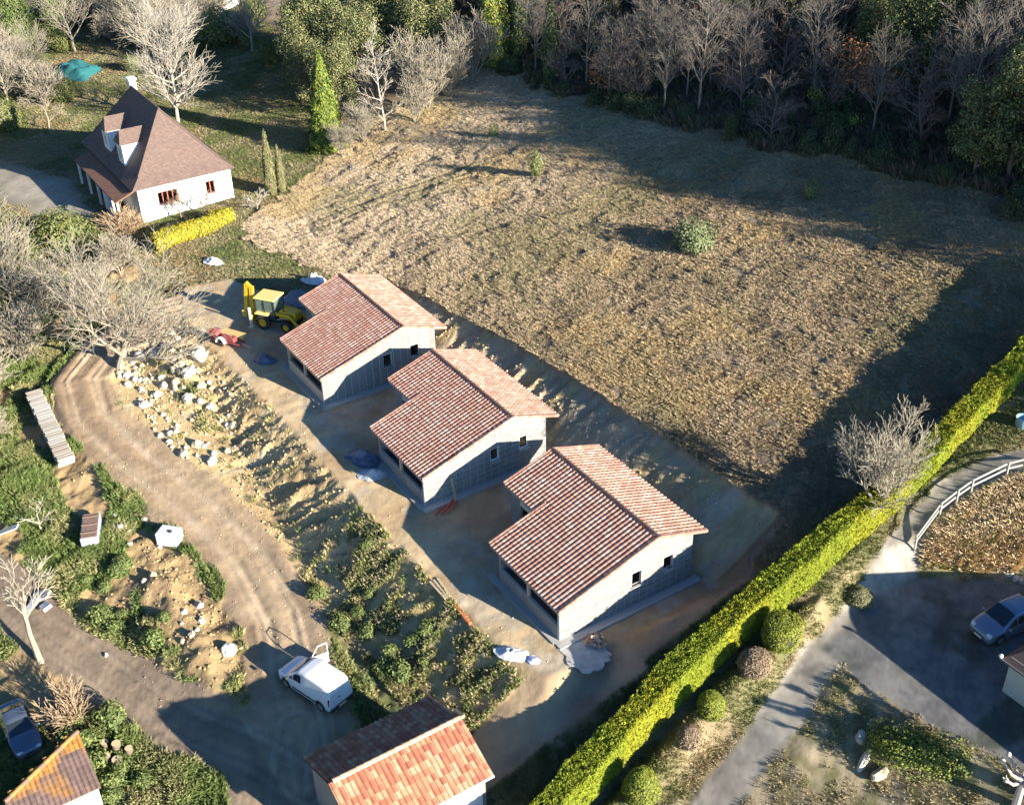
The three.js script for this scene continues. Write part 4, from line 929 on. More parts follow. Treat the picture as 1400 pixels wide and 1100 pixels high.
// ---------------------------------------------------------------- clipped hedge and topiary along the lane
{
  const f = mulberry(4301);
  const K = [[20.4, 17], [19.2, 12.8], [18.35, 8.2], [17.75, 5], [17.45, 2], [17.15, -1.9], [16.95, -5.9], [16.55, -10.3], [16.0, -15.6], [15.1, -20.8], [14.1, -27], [12.6, -33], [10.4, -40]];
  const path = new THREE.CatmullRomCurve3(K.map(([x, z]) => V(x, 0, z)));
  const H = thing('clipped_hedge', 'long clipped green hedge running uphill beside the lane', 'hedge', [17, 0, 0]);
  const N = 160, w = 0.66, pos = [], leaves = [];
  const tops = [];
  for (let i = 0; i <= N; i++) { const p = path.getPointAt(i / N); tops.push(bare(p.x, p.z)); }
  const sm = tops.map((_, i) => { let s = 0, n = 0; for (let j = -8; j <= 8; j++) if (tops[i + j] !== undefined) { s += tops[i + j]; n++; } return s / n; });
  const ring = [];
  for (let i = 0; i <= N; i++) {
    const p = path.getPointAt(i / N), t = path.getTangentAt(i / N), s = V(-t.z, 0, t.x).normalize();
    const h = mix(2.2, 1.7, sstep(-8, -14, p.z)) + 0.3 * (fbm(i * 0.17, 3, 3, 4) - 0.5), y0 = sm[i] - 0.4, y1 = sm[i] + h, wob = 0.22 * (noise(i * 0.4, 7, 4) - 0.5);
    ring.push({ p, s, y0, y1, w: w + wob, t });
  }
  const at = (i, a, y) => [ring[i].p.x + ring[i].s.x * a - 17, y, ring[i].p.z + ring[i].s.z * a];
  for (let i = 0; i < N; i++) {
    const q = (A, B, Cq, D) => pos.push(...A, ...B, ...Cq, ...A, ...Cq, ...D), a = ring[i], b = ring[i + 1], c = 0.12;
    q(at(i, -a.w + c, a.y1 - c), at(i + 1, -b.w + c, b.y1 - c), at(i + 1, b.w - c, b.y1 - c), at(i, a.w - c, a.y1 - c));
    q(at(i, -a.w + c, a.y0), at(i + 1, -b.w + c, b.y0), at(i + 1, -b.w + c, b.y1 - c), at(i, -a.w + c, a.y1 - c));
    q(at(i, a.w - c, a.y1 - c), at(i + 1, b.w - c, b.y1 - c), at(i + 1, b.w - c, b.y0), at(i, a.w - c, a.y0));
  }
  mesh('branches', triGeo(pos), std([0.035, 0.045, 0.012], 0.95), H);
  // leaves on top and sides
  const lg = [];
  for (let k = 0; k < 5; k++) leaf(lg, null, f, V((f() - 0.5) * 0.14, (f() - 0.5) * 0.08, (f() - 0.5) * 0.14), V(f() - 0.5, f() - 0.2, f() - 0.5).normalize(), 0.075, 0.5, 0.5);
  const n = 60000, inst = new THREE.InstancedMesh(triGeo(lg), grassMat, n), m = new THREE.Matrix4(), q = new THREE.Quaternion();
  let k = 0;
  while (k < n) {
    const u = f() * N, i = Math.min(N - 1, Math.floor(u)), g = u - i, a = ring[i], b = ring[i + 1], roll = f();
    let off, y, up;
    const ww = mix(a.w, b.w, g), yt = mix(a.y1, b.y1, g), yb = mix(a.y0, b.y0, g) + 0.4;
    if (roll < 0.36) { off = (f() * 2 - 1) * ww; y = yt + (f() - 0.6) * 0.1; up = V(0, 1, 0); } else { const sd = roll < 0.52 ? -1 : 1; off = sd * (ww + (f() - 0.6) * 0.1); y = mix(yb, yt, f()); up = V(a.s.x * sd, 0.35, a.s.z * sd); }
    if (f() < 0.03) y += 0.22 * f();
    if (noise(mix(a.p.x, b.p.x, g) * 1.7 + off, mix(a.p.z, b.p.z, g) * 1.7 + y, 12) > 0.8 && f() < 0.75) continue;
    q.setFromUnitVectors(V(0, 1, 0), up.normalize()).multiply(new THREE.Quaternion().setFromAxisAngle(V(0, 1, 0), f() * 6.283));
    const s = 0.7 + 0.7 * f();
    m.compose(V(mix(a.p.x, b.p.x, g) + a.s.x * off - 17, y, mix(a.p.z, b.p.z, g) + a.s.z * off), q, V(s, s, s));
    inst.setMatrixAt(k, m);
    const yel = sstep(0.5, 0.72, noise(mix(a.p.x, b.p.x, g) * 0.5, mix(a.p.z, b.p.z, g) * 0.5, 6)) * 0.5, kk = 0.7 + 0.6 * f();
    inst.setColorAt(k, lin(mix(0.2, 0.3, yel) * kk, mix(0.235, 0.275, yel) * kk, 0.012 * kk));
    k++;
  }
  inst.name = 'leaves'; shade(inst); stuff(inst); H.add(inst);
  // topiary and shrubs between hedge and lane
  const shaped = (label, p, prof, cols, count, size, group) => { // prof: [[radius, height] ...] squared off with power
    const T = thing('clipped_shrub', label, 'shrub', [p[0], ground(p[0], p[1]) - 0.05, p[1]], p[2] ?? 0, group), L = [];
    const geo = new THREE.LatheGeometry(prof.map(([r, h]) => new THREE.Vector2(r * 0.92, h)), 20);
    const lump = (a, h) => 0.8 + 0.42 * fbm(Math.cos(a) * 1.3 + p[0], Math.sin(a) * 1.3 + h * 1.4 + p[1], 3, 9), gp = geo.attributes.position;
    for (let i = 0; i < gp.count; i++) { const a = Math.atan2(gp.getZ(i), gp.getX(i)), k = lump(a, gp.getY(i)); gp.setXYZ(i, gp.getX(i) * k, gp.getY(i) * 0.97, gp.getZ(i) * k); }
    geo.computeVertexNormals();
    mesh('branches', geo, std([0.05, 0.05, 0.02], 0.95), T);
    for (let i = 0; i < count; i++) {
      const t = f() * (prof.length - 1), j = Math.floor(t), e = t - j, r = mix(prof[j][0], prof[j + 1][0], e), h = mix(prof[j][1], prof[j + 1][1], e), a = f() * 6.283, nr = prof[j + 1][1] - prof[j][1], nh = prof[j][0] - prof[j + 1][0];
      const sc = Math.abs(nr) < 0.05 ? Math.sqrt(f()) * r / Math.max(r, 0.01) : 1;
      const lk = lump(a, h) * (0.9 + 0.16 * f());
      leaf(L, null, f, V(Math.cos(a) * r * sc * lk, h * (0.96 + 0.07 * f()), Math.sin(a) * r * sc * lk), V(Math.cos(a) * nr, nh, Math.sin(a) * nr).normalize(), size, 0.6);
    }
    mesh('foliage', leafGeo(L, cols, f), leafMat, T);
    return T;
  };
  const GREEN = [[0.17, 0.2, 0.014], [0.23, 0.24, 0.016], [0.12, 0.15, 0.012]], BROWN = [[0.24, 0.17, 0.11], [0.2, 0.14, 0.09], [0.28, 0.2, 0.13]];
  shaped('clipped drum-shaped green shrub beside the shaded court', [19.45, -1.95], [[0.85, 0], [1.0, 0.5], [1.0, 1.3], [0.85, 1.6], [0.5, 1.7], [0.01, 1.72]], GREEN, 5200, 0.06);
  shaped('brownish round shrub next to the drum-shaped green one', [19.75, 0.2], [[0.7, 0], [0.9, 0.5], [0.75, 1.0], [0.4, 1.25], [0.01, 1.3]], BROWN, 3600, 0.06);
  shaped('rounded yellow-green clipped shrub between two brown ones', [20.05, 3.5], [[0.55, 0], [0.72, 0.6], [0.66, 1.1], [0.4, 1.45], [0.01, 1.55]], GREEN, 3000, 0.055);
  shaped('brownish low shrub below the rounded green one on the lane', [20.4, 5.3], [[0.6, 0], [0.75, 0.4], [0.6, 0.8], [0.3, 1.0], [0.01, 1.05]], BROWN, 2600, 0.055);
  shaped('pointed faceted clipped shrub at the lower end of the lane', [21.1, 9.0], [[0.7, 0], [0.95, 0.5], [0.8, 1.2], [0.45, 1.75], [0.01, 1.9]], GREEN, 4200, 0.06);
  const lowb = shaped('dull green low bush at the bend under the hedge', [19.4, -8.2], [[0.6, 0], [0.8, 0.35], [0.6, 0.7], [0.01, 0.9]], [[0.14, 0.15, 0.06], [0.2, 0.18, 0.09]], 2200, 0.06);
}
console.log('hedge done');
// ---------------------------------------------------------------- white house with the steep brown roof
const brownTile = (() => { // fine flat tiles, too far off to tell apart
  const S = 256, d = new Uint8Array(S * S * 4), f = mulberry(5001), t = [];
  for (let j = 0; j < 32; j++) for (let i = 0; i < 16; i++) t.push(0.72 + 0.28 * f());
  for (let y = 0; y < S; y++) for (let x = 0; x < S; x++) {
    const row = y >> 3, col = ((x + (row % 2) * 8) % S) >> 4, joint = y % 8 === 0 || (x + (row % 2) * 8) % 16 === 0 ? 0.72 : 1, v = 255 * t[row * 16 + col] * joint, o = (y * S + x) * 4;
    d[o] = d[o + 1] = d[o + 2] = v; d[o + 3] = 255;
  }
  const T = new THREE.DataTexture(d, S, S); T.wrapS = T.wrapT = THREE.RepeatWrapping; T.magFilter = THREE.LinearFilter; T.minFilter = THREE.LinearMipmapLinearFilter; T.generateMipmaps = true; T.needsUpdate = true;
  return T;
})();
const roofBrown = std([0.16, 0.107, 0.09], 0.85, { map: brownTile, bumpMap: brownTile, bumpScale: 0.03 }), shutter = std([0.28, 0.085, 0.05], 0.6), limewash = std([0.8, 0.79, 0.76], 0.95, { map: plaster });
{
  const y0 = -0.15, O = [-70, y0, 2.8], B = thing('white_house', 'white rendered house with steep brown hipped roof and two dormers', 'house', O);
  const X = (x) => x + 70, Z = (z) => z - 2.8, Y = (y) => y - y0;
  const wallF = new THREE.Shape([[Z(-2.3), -0.6], [Z(7.6), -0.6], [Z(7.6), Y(3.6)], [Z(-2.3), Y(3.6)]].map((p) => new THREE.Vector2(...p)));
  const wins = [[3.55, 1.2, 5.65, 2.55], [-0.42, 1.1, 0.55, 2.5]];
  for (const w of wins) wallF.holes.push(new THREE.Path([[Z(w[0]), Y(w[1])], [Z(w[2]), Y(w[1])], [Z(w[2]), Y(w[3])], [Z(w[0]), Y(w[3])]].map((p) => new THREE.Vector2(...p))));
  const stand = (g, x) => g.applyMatrix4(new THREE.Matrix4().makeBasis(V(0, 0, 1), V(0, 1, 0), V(-1, 0, 0))).translate(x, 0, 0);
  mesh('front_wall', stand(new THREE.ExtrudeGeometry(wallF, { depth: 0.35, bevelEnabled: false }), X(-62.5)), limewash, B);
  mesh('side_wall', bx(16.2, 4.2, 0.35, X(-71), 1.5, Z(7.42)), limewash, B);
  mesh('side_wall', bx(16.2, 4.2, 0.35, X(-71), 1.5, Z(-2.12)), limewash, B);
  mesh('back_wall', bx(0.35, 4.2, 9.2, X(-79.0), 1.5, 0), limewash, B);
  for (const w of wins) {
    const zc = (w[0] + w[2]) / 2, yc = (w[1] + w[3]) / 2, ww = w[2] - w[0], hh = w[3] - w[1];
    const win = mesh('window', bx(0.06, hh, ww, X(-62.7), Y(yc), Z(zc)), M.glass, B);
    mesh('frame', [bx(0.08, hh, 0.09, X(-62.64), Y(yc), Z(w[0]) + 0.045), bx(0.08, hh, 0.09, X(-62.64), Y(yc), Z(w[2]) - 0.045), bx(0.08, 0.09, ww - 0.18, X(-62.64), Y(w[3]) - 0.045, Z(zc)), bx(0.08, 0.09, ww - 0.18, X(-62.64), Y(w[1]) + 0.045, Z(zc))], shutter, win);
    const n = ww > 1.5 ? 3 : 1;
    for (let i = 0; i < n; i++) mesh('mullion', bx(0.08, hh - 0.18, 0.12, X(-62.635), Y(yc), Z(w[0]) + ww * (i + 1) / (n + 1)), shutter, win);
    mesh('sill', bx(0.3, 0.1, ww + 0.3, X(-62.42), Y(w[1]) - 0.05, Z(zc)), limewash, win);
  }
  // roof: eave ring, kick, ridge
  const e = [[-61.9, -2.75, -62.9, -1.6], [-79.7, 8.25, -78.6, 7.1]];
  const E = [[e[0][0], 3.45, e[0][1]], [e[0][0], 3.45, e[1][1]], [e[1][0], 3.45, e[1][1]], [e[1][0], 3.45, e[0][1]]];
  const K = [[e[0][2], 4.45, e[0][3]], [e[0][2], 4.45, e[1][3]], [e[1][2], 4.45, e[1][3]], [e[1][2], 4.45, e[0][3]]];
  const Ra = [-66.5, 9.65, 2.8], Rb = [-75.2, 9.65, 2.8];
  const q = [], uv = [];
  const P = (p) => [X(p[0]), Y(p[1]), Z(p[2])];
  const face = (pts) => { for (let i = 1; i + 1 < pts.length; i++) for (const p of [pts[0], pts[i], pts[i + 1]]) { q.push(...P(p)); const along = Math.abs(pts[0][0] - pts[1][0]) > Math.abs(pts[0][2] - pts[1][2]); uv.push((along ? p[0] : p[2]) / 4, p[1] * 1.15 / 4); } };
  for (let i = 0; i < 4; i++) face([E[i], E[(i + 1) % 4], K[(i + 1) % 4], K[i]].reverse());
  face([K[1], K[0], Ra]); face([K[2], K[1], Ra, Rb]); face([K[3], K[2], Rb]); face([K[0], K[3], Rb, Ra]);
  face([E[0], E[1], E[2], E[3]]);
  const roof = mesh('roof', triGeo(q, null, uv), roofBrown, B);
  mesh('ridge', rod(P([-66.3, 9.68, 2.8]), P([-75.3, 9.68, 2.8]), 0.12), roofBrown, roof);
  for (const [a, b] of [[K[0], Ra], [K[1], Ra], [K[2], Rb], [K[3], Rb]]) mesh('hip', rod(P(a), P(b), 0.1), roofBrown, roof);
  mesh('chimney', [bx(0.9, 2.0, 0.7, X(-77), Y(8.9), Z(2.2)), bx(1.1, 0.18, 0.9, X(-77), Y(10.0), Z(2.2))], limewash, roof);
  for (const xc of [-67.6, -72.6]) {
    const D = mesh('dormer', [bx(2.0, 2.3, 2.9, X(xc), Y(5.6), Z(5.75))], limewash, roof);
    const r = [], u2 = [];
    const quad = (a, b, c, d) => { for (const p of [a, b, c, a, c, d]) { r.push(...P(p)); u2.push(p[2] / 4, p[1] / 3); } };
    const x0 = xc - 1.1, x1 = xc + 1.1, ye = 6.65, yr = 7.95, zf = 7.4, zb = 3.4;
    quad([x1, ye, zf], [x1, ye, zb + 0.6], [xc, yr, zb], [xc, yr, zf - 0.5]); quad([x0, ye, zb + 0.6], [x0, ye, zf], [xc, yr, zf - 0.5], [xc, yr, zb]);
    r.push(...P([x0, ye, zf]), ...P([x1, ye, zf]), ...P([xc, yr, zf - 0.5])); u2.push(0, 0, 0, 1, 1, 0.5);
    mesh('dormer_roof', triGeo(r, null, u2), roofBrown, D);
    mesh('dormer_window', bx(1.0, 1.2, 0.05, X(xc), Y(5.6), Z(7.22)), M.glass, D);
  }
  // lean-to along the shaded side
  const pr = [], pu = [];
  const quad = (a, b, c, d) => { for (const p of [a, b, c, a, c, d]) { pr.push(...P(p)); pu.push(p[0] / 4, p[2] / 3); } };
  quad([-62.7, 3.3, 7.7], [-77.2, 3.3, 7.7], [-77.2, 2.45, 9.9], [-62.7, 2.45, 9.9]); quad([-62.7, 3.15, 7.7], [-62.7, 2.3, 9.9], [-77.2, 2.3, 9.9], [-77.2, 3.15, 7.7]);
  quad([-62.7, 2.45, 9.9], [-77.2, 2.45, 9.9], [-77.2, 2.3, 9.9], [-62.7, 2.3, 9.9]); quad([-62.7, 3.3, 7.7], [-62.7, 2.45, 9.9], [-62.7, 2.3, 9.9], [-62.7, 3.15, 7.7]);
  const lean = mesh('lean_to_roof', triGeo(pr, null, pu), std([0.24, 0.125, 0.085], 0.85, { map: brownTile, bumpMap: brownTile, bumpScale: 0.03 }), B);
  for (const x of [-63, -66.5, -70, -73.5, -77]) mesh('post', bx(0.22, 2.7, 0.22, X(x), Y(1.05), Z(9.65)), limewash, lean);
  mesh('lean_to_wall', bx(3.2, 2.6, 0.2, X(-67.2), Y(0.95), Z(9.45)), limewash, lean);
}
// building seen at the far edge, and the tarpaulin
{
  const g = ground(-128, -24), B = thing('far_house', 'white-walled house with grey roof behind the garden trees', 'house', [-129, g, -24], 0.25);
  mesh('wall', bx(9, 3.4, 8, 0, 1.6, 0), limewash, B);
  mesh('roof', [bx(5.4, 0.2, 9, -2.4, 4.1, 0, 0, 0, 0.5), bx(5.4, 0.2, 9, 2.4, 4.1, 0, 0, 0, -0.5)].slice(0, 1), std([0.2, 0.2, 0.21], 0.8), B);
  mesh('roof', bx(5.4, 0.2, 9, 2.4, 4.1, 0, 0, 0, -0.5), std([0.2, 0.2, 0.21], 0.8), B);
  for (const z of [-2, 1.5]) mesh('window', bx(0.05, 1.2, 1.1, 4.53, 1.7, z), M.glass, B);
  const f = mulberry(5101), T = new THREE.PlaneGeometry(8, 5.5, 28, 20).rotateX(-Math.PI / 2), p = T.attributes.position;
  for (let i = 0; i < p.count; i++) { const x = p.getX(i), z = p.getZ(i), ed = Math.max(Math.abs(x) / 4, Math.abs(z) / 2.75); p.setY(i, mix(1.3, 0.02, sstep(0.3, 1, ed)) * (0.5 + fbm(x * 0.8, z * 0.8, 2, 9)) + 0.6 * Math.abs(fbm(x * 1.3, z * 1.3, 3, 8) - 0.5)); }
  T.computeVertexNormals();
  const t = mesh('tarpaulin', T, std([0.03, 0.15, 0.16], 0.5, { side: THREE.DoubleSide }));
  t.position.set(-118.5, ground(-118.5, -1.5), -1.5); t.rotation.y = 0.5;
  tag(t, 'turquoise tarpaulin draped over a heap in the far garden', 'tarpaulin');
}
// ---------------------------------------------------------------- house beside the shaded court
{
  const g = 1.45, B = thing('roadside_house', 'grey rendered house corner beside the shaded court', 'house', [28.55, g, -9.2]);
  const stone = std([0.5, 0.5, 0.45], 0.95, { map: plaster, bumpMap: plaster, bumpScale: 0.03 });
  mesh('front_wall', bx(12, 3.4, 0.35, 6, 0.9, -0.18), stone, B);
  mesh('side_wall', bx(0.35, 3.4, 9, 0.18, 0.9, -4.86), stone, B);
  mesh('back_wall', bx(11.6, 3.4, 0.35, 6.2, 0.9, -9.5), stone, B);
  mesh('end_wall', bx(0.35, 3.4, 9, 11.8, 0.9, -4.86), stone, B);
  const q = [], e0 = [-0.35, 2.4, 0.3], e1 = [12.4, 2.4, 0.3], e2 = [12.4, 2.4, -10], e3 = [-0.35, 2.4, -10], r0 = [3.5, 5.6, -4.9], r1 = [9, 5.6, -4.9];
  const T = (a, b, c) => q.push(...a, ...b, ...c);
  T(e0, e1, r1); T(e0, r1, r0); T(e1, e2, r1); T(e2, e3, r0); T(e2, r0, r1); T(e3, e0, r0); T(e0, e2, e1); T(e0, e3, e2);
  const roof = mesh('roof', triGeo(q), roofBrown, B);
  mesh('gutter', rod([-0.4, 2.38, 0.36], [12.4, 2.38, 0.36], 0.07), M.gutterGrey, roof);
  mesh('finial', new THREE.SphereGeometry(0.12, 12, 8).translate(-0.38, 2.55, 0.33), M.white, roof);
}
console.log('old houses done');
// ---------------------------------------------------------------- vehicles
const paint = (c, o = {}) => new THREE.MeshPhysicalMaterial({ color: lin(...c), roughness: 0.35, clearcoat: 0.8, clearcoatRoughness: 0.08, metalness: 0.1, ...o });
const rubber = std([0.03, 0.03, 0.03], 0.85), steel = std([0.5, 0.5, 0.5], 0.35, { metalness: 0.8 }), blackPl = std([0.035, 0.035, 0.04], 0.6), glassDark = new THREE.MeshPhysicalMaterial({ color: lin(0.02, 0.025, 0.03), roughness: 0.05, clearcoat: 1 }), lampGlass = new THREE.MeshPhysicalMaterial({ color: lin(0.7, 0.72, 0.75), roughness: 0.1, clearcoat: 1 }), redLamp = std([0.35, 0.02, 0.02], 0.25);
// stations: [x, sill, belt, half width, roof, half width at roof]
function ringOf(s) {
  const [x, sill, belt, h, top, hr] = s, k = clamp((top - belt) / 0.5);
  return [[h * 0.9, sill], [h * 0.985, sill + 0.08], [h, mix(sill, belt, 0.45)], [h * 0.992, mix(sill, belt, 0.85)], [h * 0.975, belt], [mix(h * 0.94, hr + 0.035, k), mix(belt + 0.01, top - 0.12, k)], [mix(h * 0.86, hr, k), mix(top - 0.03, top - 0.045, k)], [hr * 0.82, top - 0.008], [hr * 0.42, top + 0.012], [0, top + 0.018]].map(([w, y]) => [x, y, w]);
}
function lerpStation(S, x) { let i = 0; while (i < S.length - 2 && x > S[i + 1][0]) i++; const t = clamp((x - S[i][0]) / (S[i + 1][0] - S[i][0])); return S[i].map((v, k) => mix(v, S[i + 1][k], t)); }
function loftBody(S, arches) {
  const xs = []; for (let i = 0; i + 1 < S.length; i++) { const n = Math.max(1, Math.round((S[i + 1][0] - S[i][0]) / 0.09)); for (let k = 0; k < n; k++) xs.push(mix(S[i][0], S[i + 1][0], k / n)); } xs.push(S[S.length - 1][0]);
  const pos = [], idx = [], m = 10;
  for (const x of xs) {
    const s = lerpStation(S, x);
    for (const [ax, ar] of arches) { const d = Math.abs(x - ax); if (d < ar) s[1] = Math.max(s[1], 0.3 + Math.sqrt(ar * ar - d * d) * 0.98); }
    const r = ringOf(s); for (const p of r) pos.push(...p); for (const p of r) pos.push(p[0], p[1], -p[2]);
  }
  const row = 2 * m;
  for (let i = 0; i + 1 < xs.length; i++) for (let k = 0; k + 1 < m; k++) {
    const a = i * row + k, b = a + row; idx.push(a, b, b + 1, a, b + 1, a + 1);
    const c = a + m, d = c + row; idx.push(c, d + 1, d, c, c + 1, d + 1);
  }
  for (const [i, flip] of [[0, false], [xs.length - 1, true]]) for (let k = 0; k + 1 < m; k++) { const a = i * row + k, b = a + 1, c = a + m, d = c + 1; if (flip) idx.push(a, c, b, b, c, d); else idx.push(a, b, c, b, d, c); }
  const g = new THREE.BufferGeometry(); g.setAttribute('position', new THREE.BufferAttribute(new Float32Array(pos), 3)); g.setAttribute('uv', new THREE.BufferAttribute(new Float32Array(pos.length / 3 * 2), 2)); g.setIndex(idx); g.computeVertexNormals();
  return g;
}
function sidePane(S, x0, x1, side, a0 = 0.12, a1 = 0.86, n = 8) { // window in the side, between belt and roof edge
  const pos = [], out = 0.012;
  const at = (x, t) => { const r = ringOf(lerpStation(S, x)), p = r[4], q = r[5]; return [x, mix(p[1], q[1], t), side * (mix(p[2], q[2], t) + out)]; };
  for (let i = 0; i < n; i++) { const a = mix(x0, x1, i / n), b = mix(x0, x1, (i + 1) / n); pos.push(...at(a, a0), ...at(b, a0), ...at(b, a1), ...at(a, a0), ...at(b, a1), ...at(a, a1)); }
  return triGeo(pos);
}
function screenPane(S, x0, x1, w0, w1, lift = 0.03, n = 6) { // windscreen or rear window across the body
  const pos = [], at = (x, u, w) => { const s = lerpStation(S, x); return [x, s[4] + lift + 0.02 * (1 - u * u) - 0.0, u * w * s[5]]; };
  for (let i = 0; i < n; i++) for (let k = 0; k < 6; k++) {
    const a = mix(x0, x1, i / n), b = mix(x0, x1, (i + 1) / n), u = -1 + k / 3, v = u + 1 / 3, wa = mix(w0, w1, i / n), wb = mix(w0, w1, (i + 1) / n);
    pos.push(...at(a, u, wa), ...at(b, u, wb), ...at(b, v, wb), ...at(a, u, wa), ...at(b, v, wb), ...at(a, v, wa));
  }
  return triGeo(pos);
}
function addWheel(V0, x, z, r, w = 0.2, mat = steel) {
  const t = mesh('wheel', new THREE.TorusGeometry(r - 0.075, 0.075, 10, 24).scale(1, 1, w / 0.15).translate(x, r, z), rubber, V0);
  mesh('rim', new THREE.CylinderGeometry(r * 0.62, r * 0.62, w * 0.8, 18).rotateX(Math.PI / 2).translate(x, r, z), mat, t);
  return t;
}
function carOn(name, label, p, turn, S, mat, o) {
  const C = thing(name, label, o.cat ?? 'car', p, turn);
  const body = mesh('body', loftBody(S, o.axles.map((a) => [a, o.wr + 0.07])), mat, C);
  for (const a of o.axles) for (const s of [-1, 1]) addWheel(C, a, s * (o.hw - 0.1), o.wr, 0.19);
  mesh('underbody', bx(o.len * 0.9, 0.2, o.hw * 1.6, S[0][0] + o.len / 2, 0.36, 0), blackPl, C);
  for (const pane of o.sides) for (const s of [-1, 1]) mesh('side_window', sidePane(S, pane[0], pane[1], s), glassDark, C);
  mesh('windscreen', screenPane(S, ...o.screen), glassDark, C);
  if (o.rear) mesh('rear_window', screenPane(S, ...o.rear), glassDark, C);
  return C;
}
// white panel van; local +x is backwards from the nose
const VAN = [[0, 0.34, 0.6, 0.55, 0.66, 0.42], [0.06, 0.28, 0.66, 0.7, 0.76, 0.58], [0.25, 0.26, 0.82, 0.8, 0.9, 0.68], [0.8, 0.26, 0.98, 0.84, 1.05, 0.74], [1.0, 0.26, 1.0, 0.85, 1.16, 0.74], [1.6, 0.26, 1.02, 0.86, 1.68, 0.66], [1.78, 0.26, 1.02, 0.86, 1.76, 0.67], [2.3, 0.26, 1.03, 0.86, 1.82, 0.7], [3.7, 0.28, 1.03, 0.86, 1.8, 0.71], [4.0, 0.3, 1.02, 0.85, 1.74, 0.69], [4.12, 0.36, 1.0, 0.83, 1.62, 0.64], [4.16, 0.42, 0.98, 0.79, 1.3, 0.66]];
{
  const whitePaint = paint([0.8, 0.81, 0.82]), th = -2.828 + Math.PI;
  const c = [3.35, 19.55], g = -3.24, cos = Math.cos(th), sin = Math.sin(th); // local +x points to the tail
  const van = carOn('delivery_van', 'white panel van with its right front door open on the dirt yard', [c[0] - cos * 2.08, g, c[1] + sin * 2.08], th, VAN, whitePaint, { cat: 'van', axles: [0.72, 3.4], wr: 0.31, hw: 0.86, len: 4.1, sides: [[1.12, 1.34], [1.42, 2.02]], screen: [1.0, 1.58, 0.96, 0.98] });
  mesh('rear_door', bx(0.03, 0.95, 0.66, 4.15, 1.0, 0.35), whitePaint, van);
  mesh('rear_door', bx(0.03, 0.95, 0.66, 4.15, 1.0, -0.35), whitePaint, van);
  mesh('rear_bumper', rbx(0.2, 0.22, 1.6, 0.05, 4.12, 0.42, 0), blackPl, van);
  mesh('front_bumper', rbx(0.22, 0.2, 1.36, 0.06, 0.08, 0.4, 0), blackPl, van);
  for (const s of [-1, 1]) { mesh('tail_lamp', bx(0.06, 0.42, 0.1, 4.1, 0.98, s * 0.79), redLamp, van); mesh('headlight', rbx(0.26, 0.16, 0.24, 0.05, 0.2, 0.76, s * 0.6), lampGlass, van); mesh('side_trim', bx(1.9, 0.09, 0.03, 2.3, 0.52, s * 0.868), blackPl, van); }
  mesh('door_handle', bx(0.03, 0.05, 0.14, 4.175, 1.02, 0.12), blackPl, van);
  mesh('number_plate', bx(0.02, 0.12, 0.5, 4.235, 0.44, 0), std([0.6, 0.58, 0.3], 0.6), van);
  mesh('mirror', rbx(0.12, 0.16, 0.2, 0.04, 1.12, 1.1, 0.98), blackPl, van);
  // the open door: panel below, frame round the glass above
  van.scale.setScalar(1.12); van.position.x -= cos * 2.08 * 0.12; van.position.z += sin * 2.08 * 0.12;
  const dw = 0.95, hinge = V(0.98, 0, -0.88);
  const door = mesh('open_door', [bx(dw, 0.66, 0.06, dw / 2, 0.68, 0)], whitePaint, van);
  mesh('door_frame', [bar([0.02, 1.0, 0], [0.42, 1.66, 0], 0.05, 0.05), bar([0.42, 1.66, 0], [dw, 1.7, 0], 0.05, 0.05), bar([dw - 0.02, 1.0, 0], [dw - 0.02, 1.7, 0], 0.05, 0.05)], whitePaint, door);
  mesh('door_trim', bx(dw - 0.1, 0.55, 0.02, dw / 2, 0.7, 0.045), std([0.3, 0.31, 0.33], 0.8), door);
  door.position.copy(hinge); door.rotation.y = 1.15;
}
const SALOON = [[0, 0.36, 0.52, 0.5, 0.58, 0.4], [0.07, 0.26, 0.6, 0.7, 0.66, 0.58], [0.3, 0.24, 0.72, 0.8, 0.76, 0.68], [1.05, 0.24, 0.86, 0.85, 0.92, 0.72], [1.2, 0.24, 0.88, 0.85, 0.99, 0.72], [1.95, 0.24, 0.9, 0.86, 1.38, 0.6], [2.2, 0.24, 0.9, 0.86, 1.42, 0.6], [3.0, 0.24, 0.91, 0.86, 1.4, 0.59], [3.65, 0.26, 0.92, 0.85, 1.08, 0.66], [3.8, 0.27, 0.92, 0.84, 1.0, 0.68], [4.2, 0.32, 0.88, 0.8, 0.94, 0.66], [4.32, 0.4, 0.8, 0.7, 0.86, 0.55]];
{
  const g = -4.42, car = carOn('blue_car', 'dark blue saloon parked beside the small tiled shed', [-2.15, g, 34.95], Math.PI + 0.04, SALOON, paint([0.14, 0.18, 0.25], { metalness: 0.5 }), { axles: [0.8, 3.4], wr: 0.31, hw: 0.86, len: 4.3, sides: [[1.35, 1.98], [2.06, 2.72], [2.78, 3.3]], screen: [1.2, 1.9, 0.95, 0.95], rear: [3.05, 3.62, 0.95, 0.95] });
  for (const s of [-1, 1]) { mesh('headlight', rbx(0.2, 0.15, 0.32, 0.05, 0.16, 0.62, s * 0.52), lampGlass, car); mesh('tail_lamp', rbx(0.1, 0.16, 0.3, 0.04, 4.24, 0.76, s * 0.52), redLamp, car); mesh('mirror', rbx(0.12, 0.1, 0.18, 0.04, 1.42, 0.98, s * 0.95), s > 0 ? M.white : blackPl, car); }
  mesh('grille', rbx(0.1, 0.12, 0.5, 0.04, 0.02, 0.52, 0), blackPl, car);
}
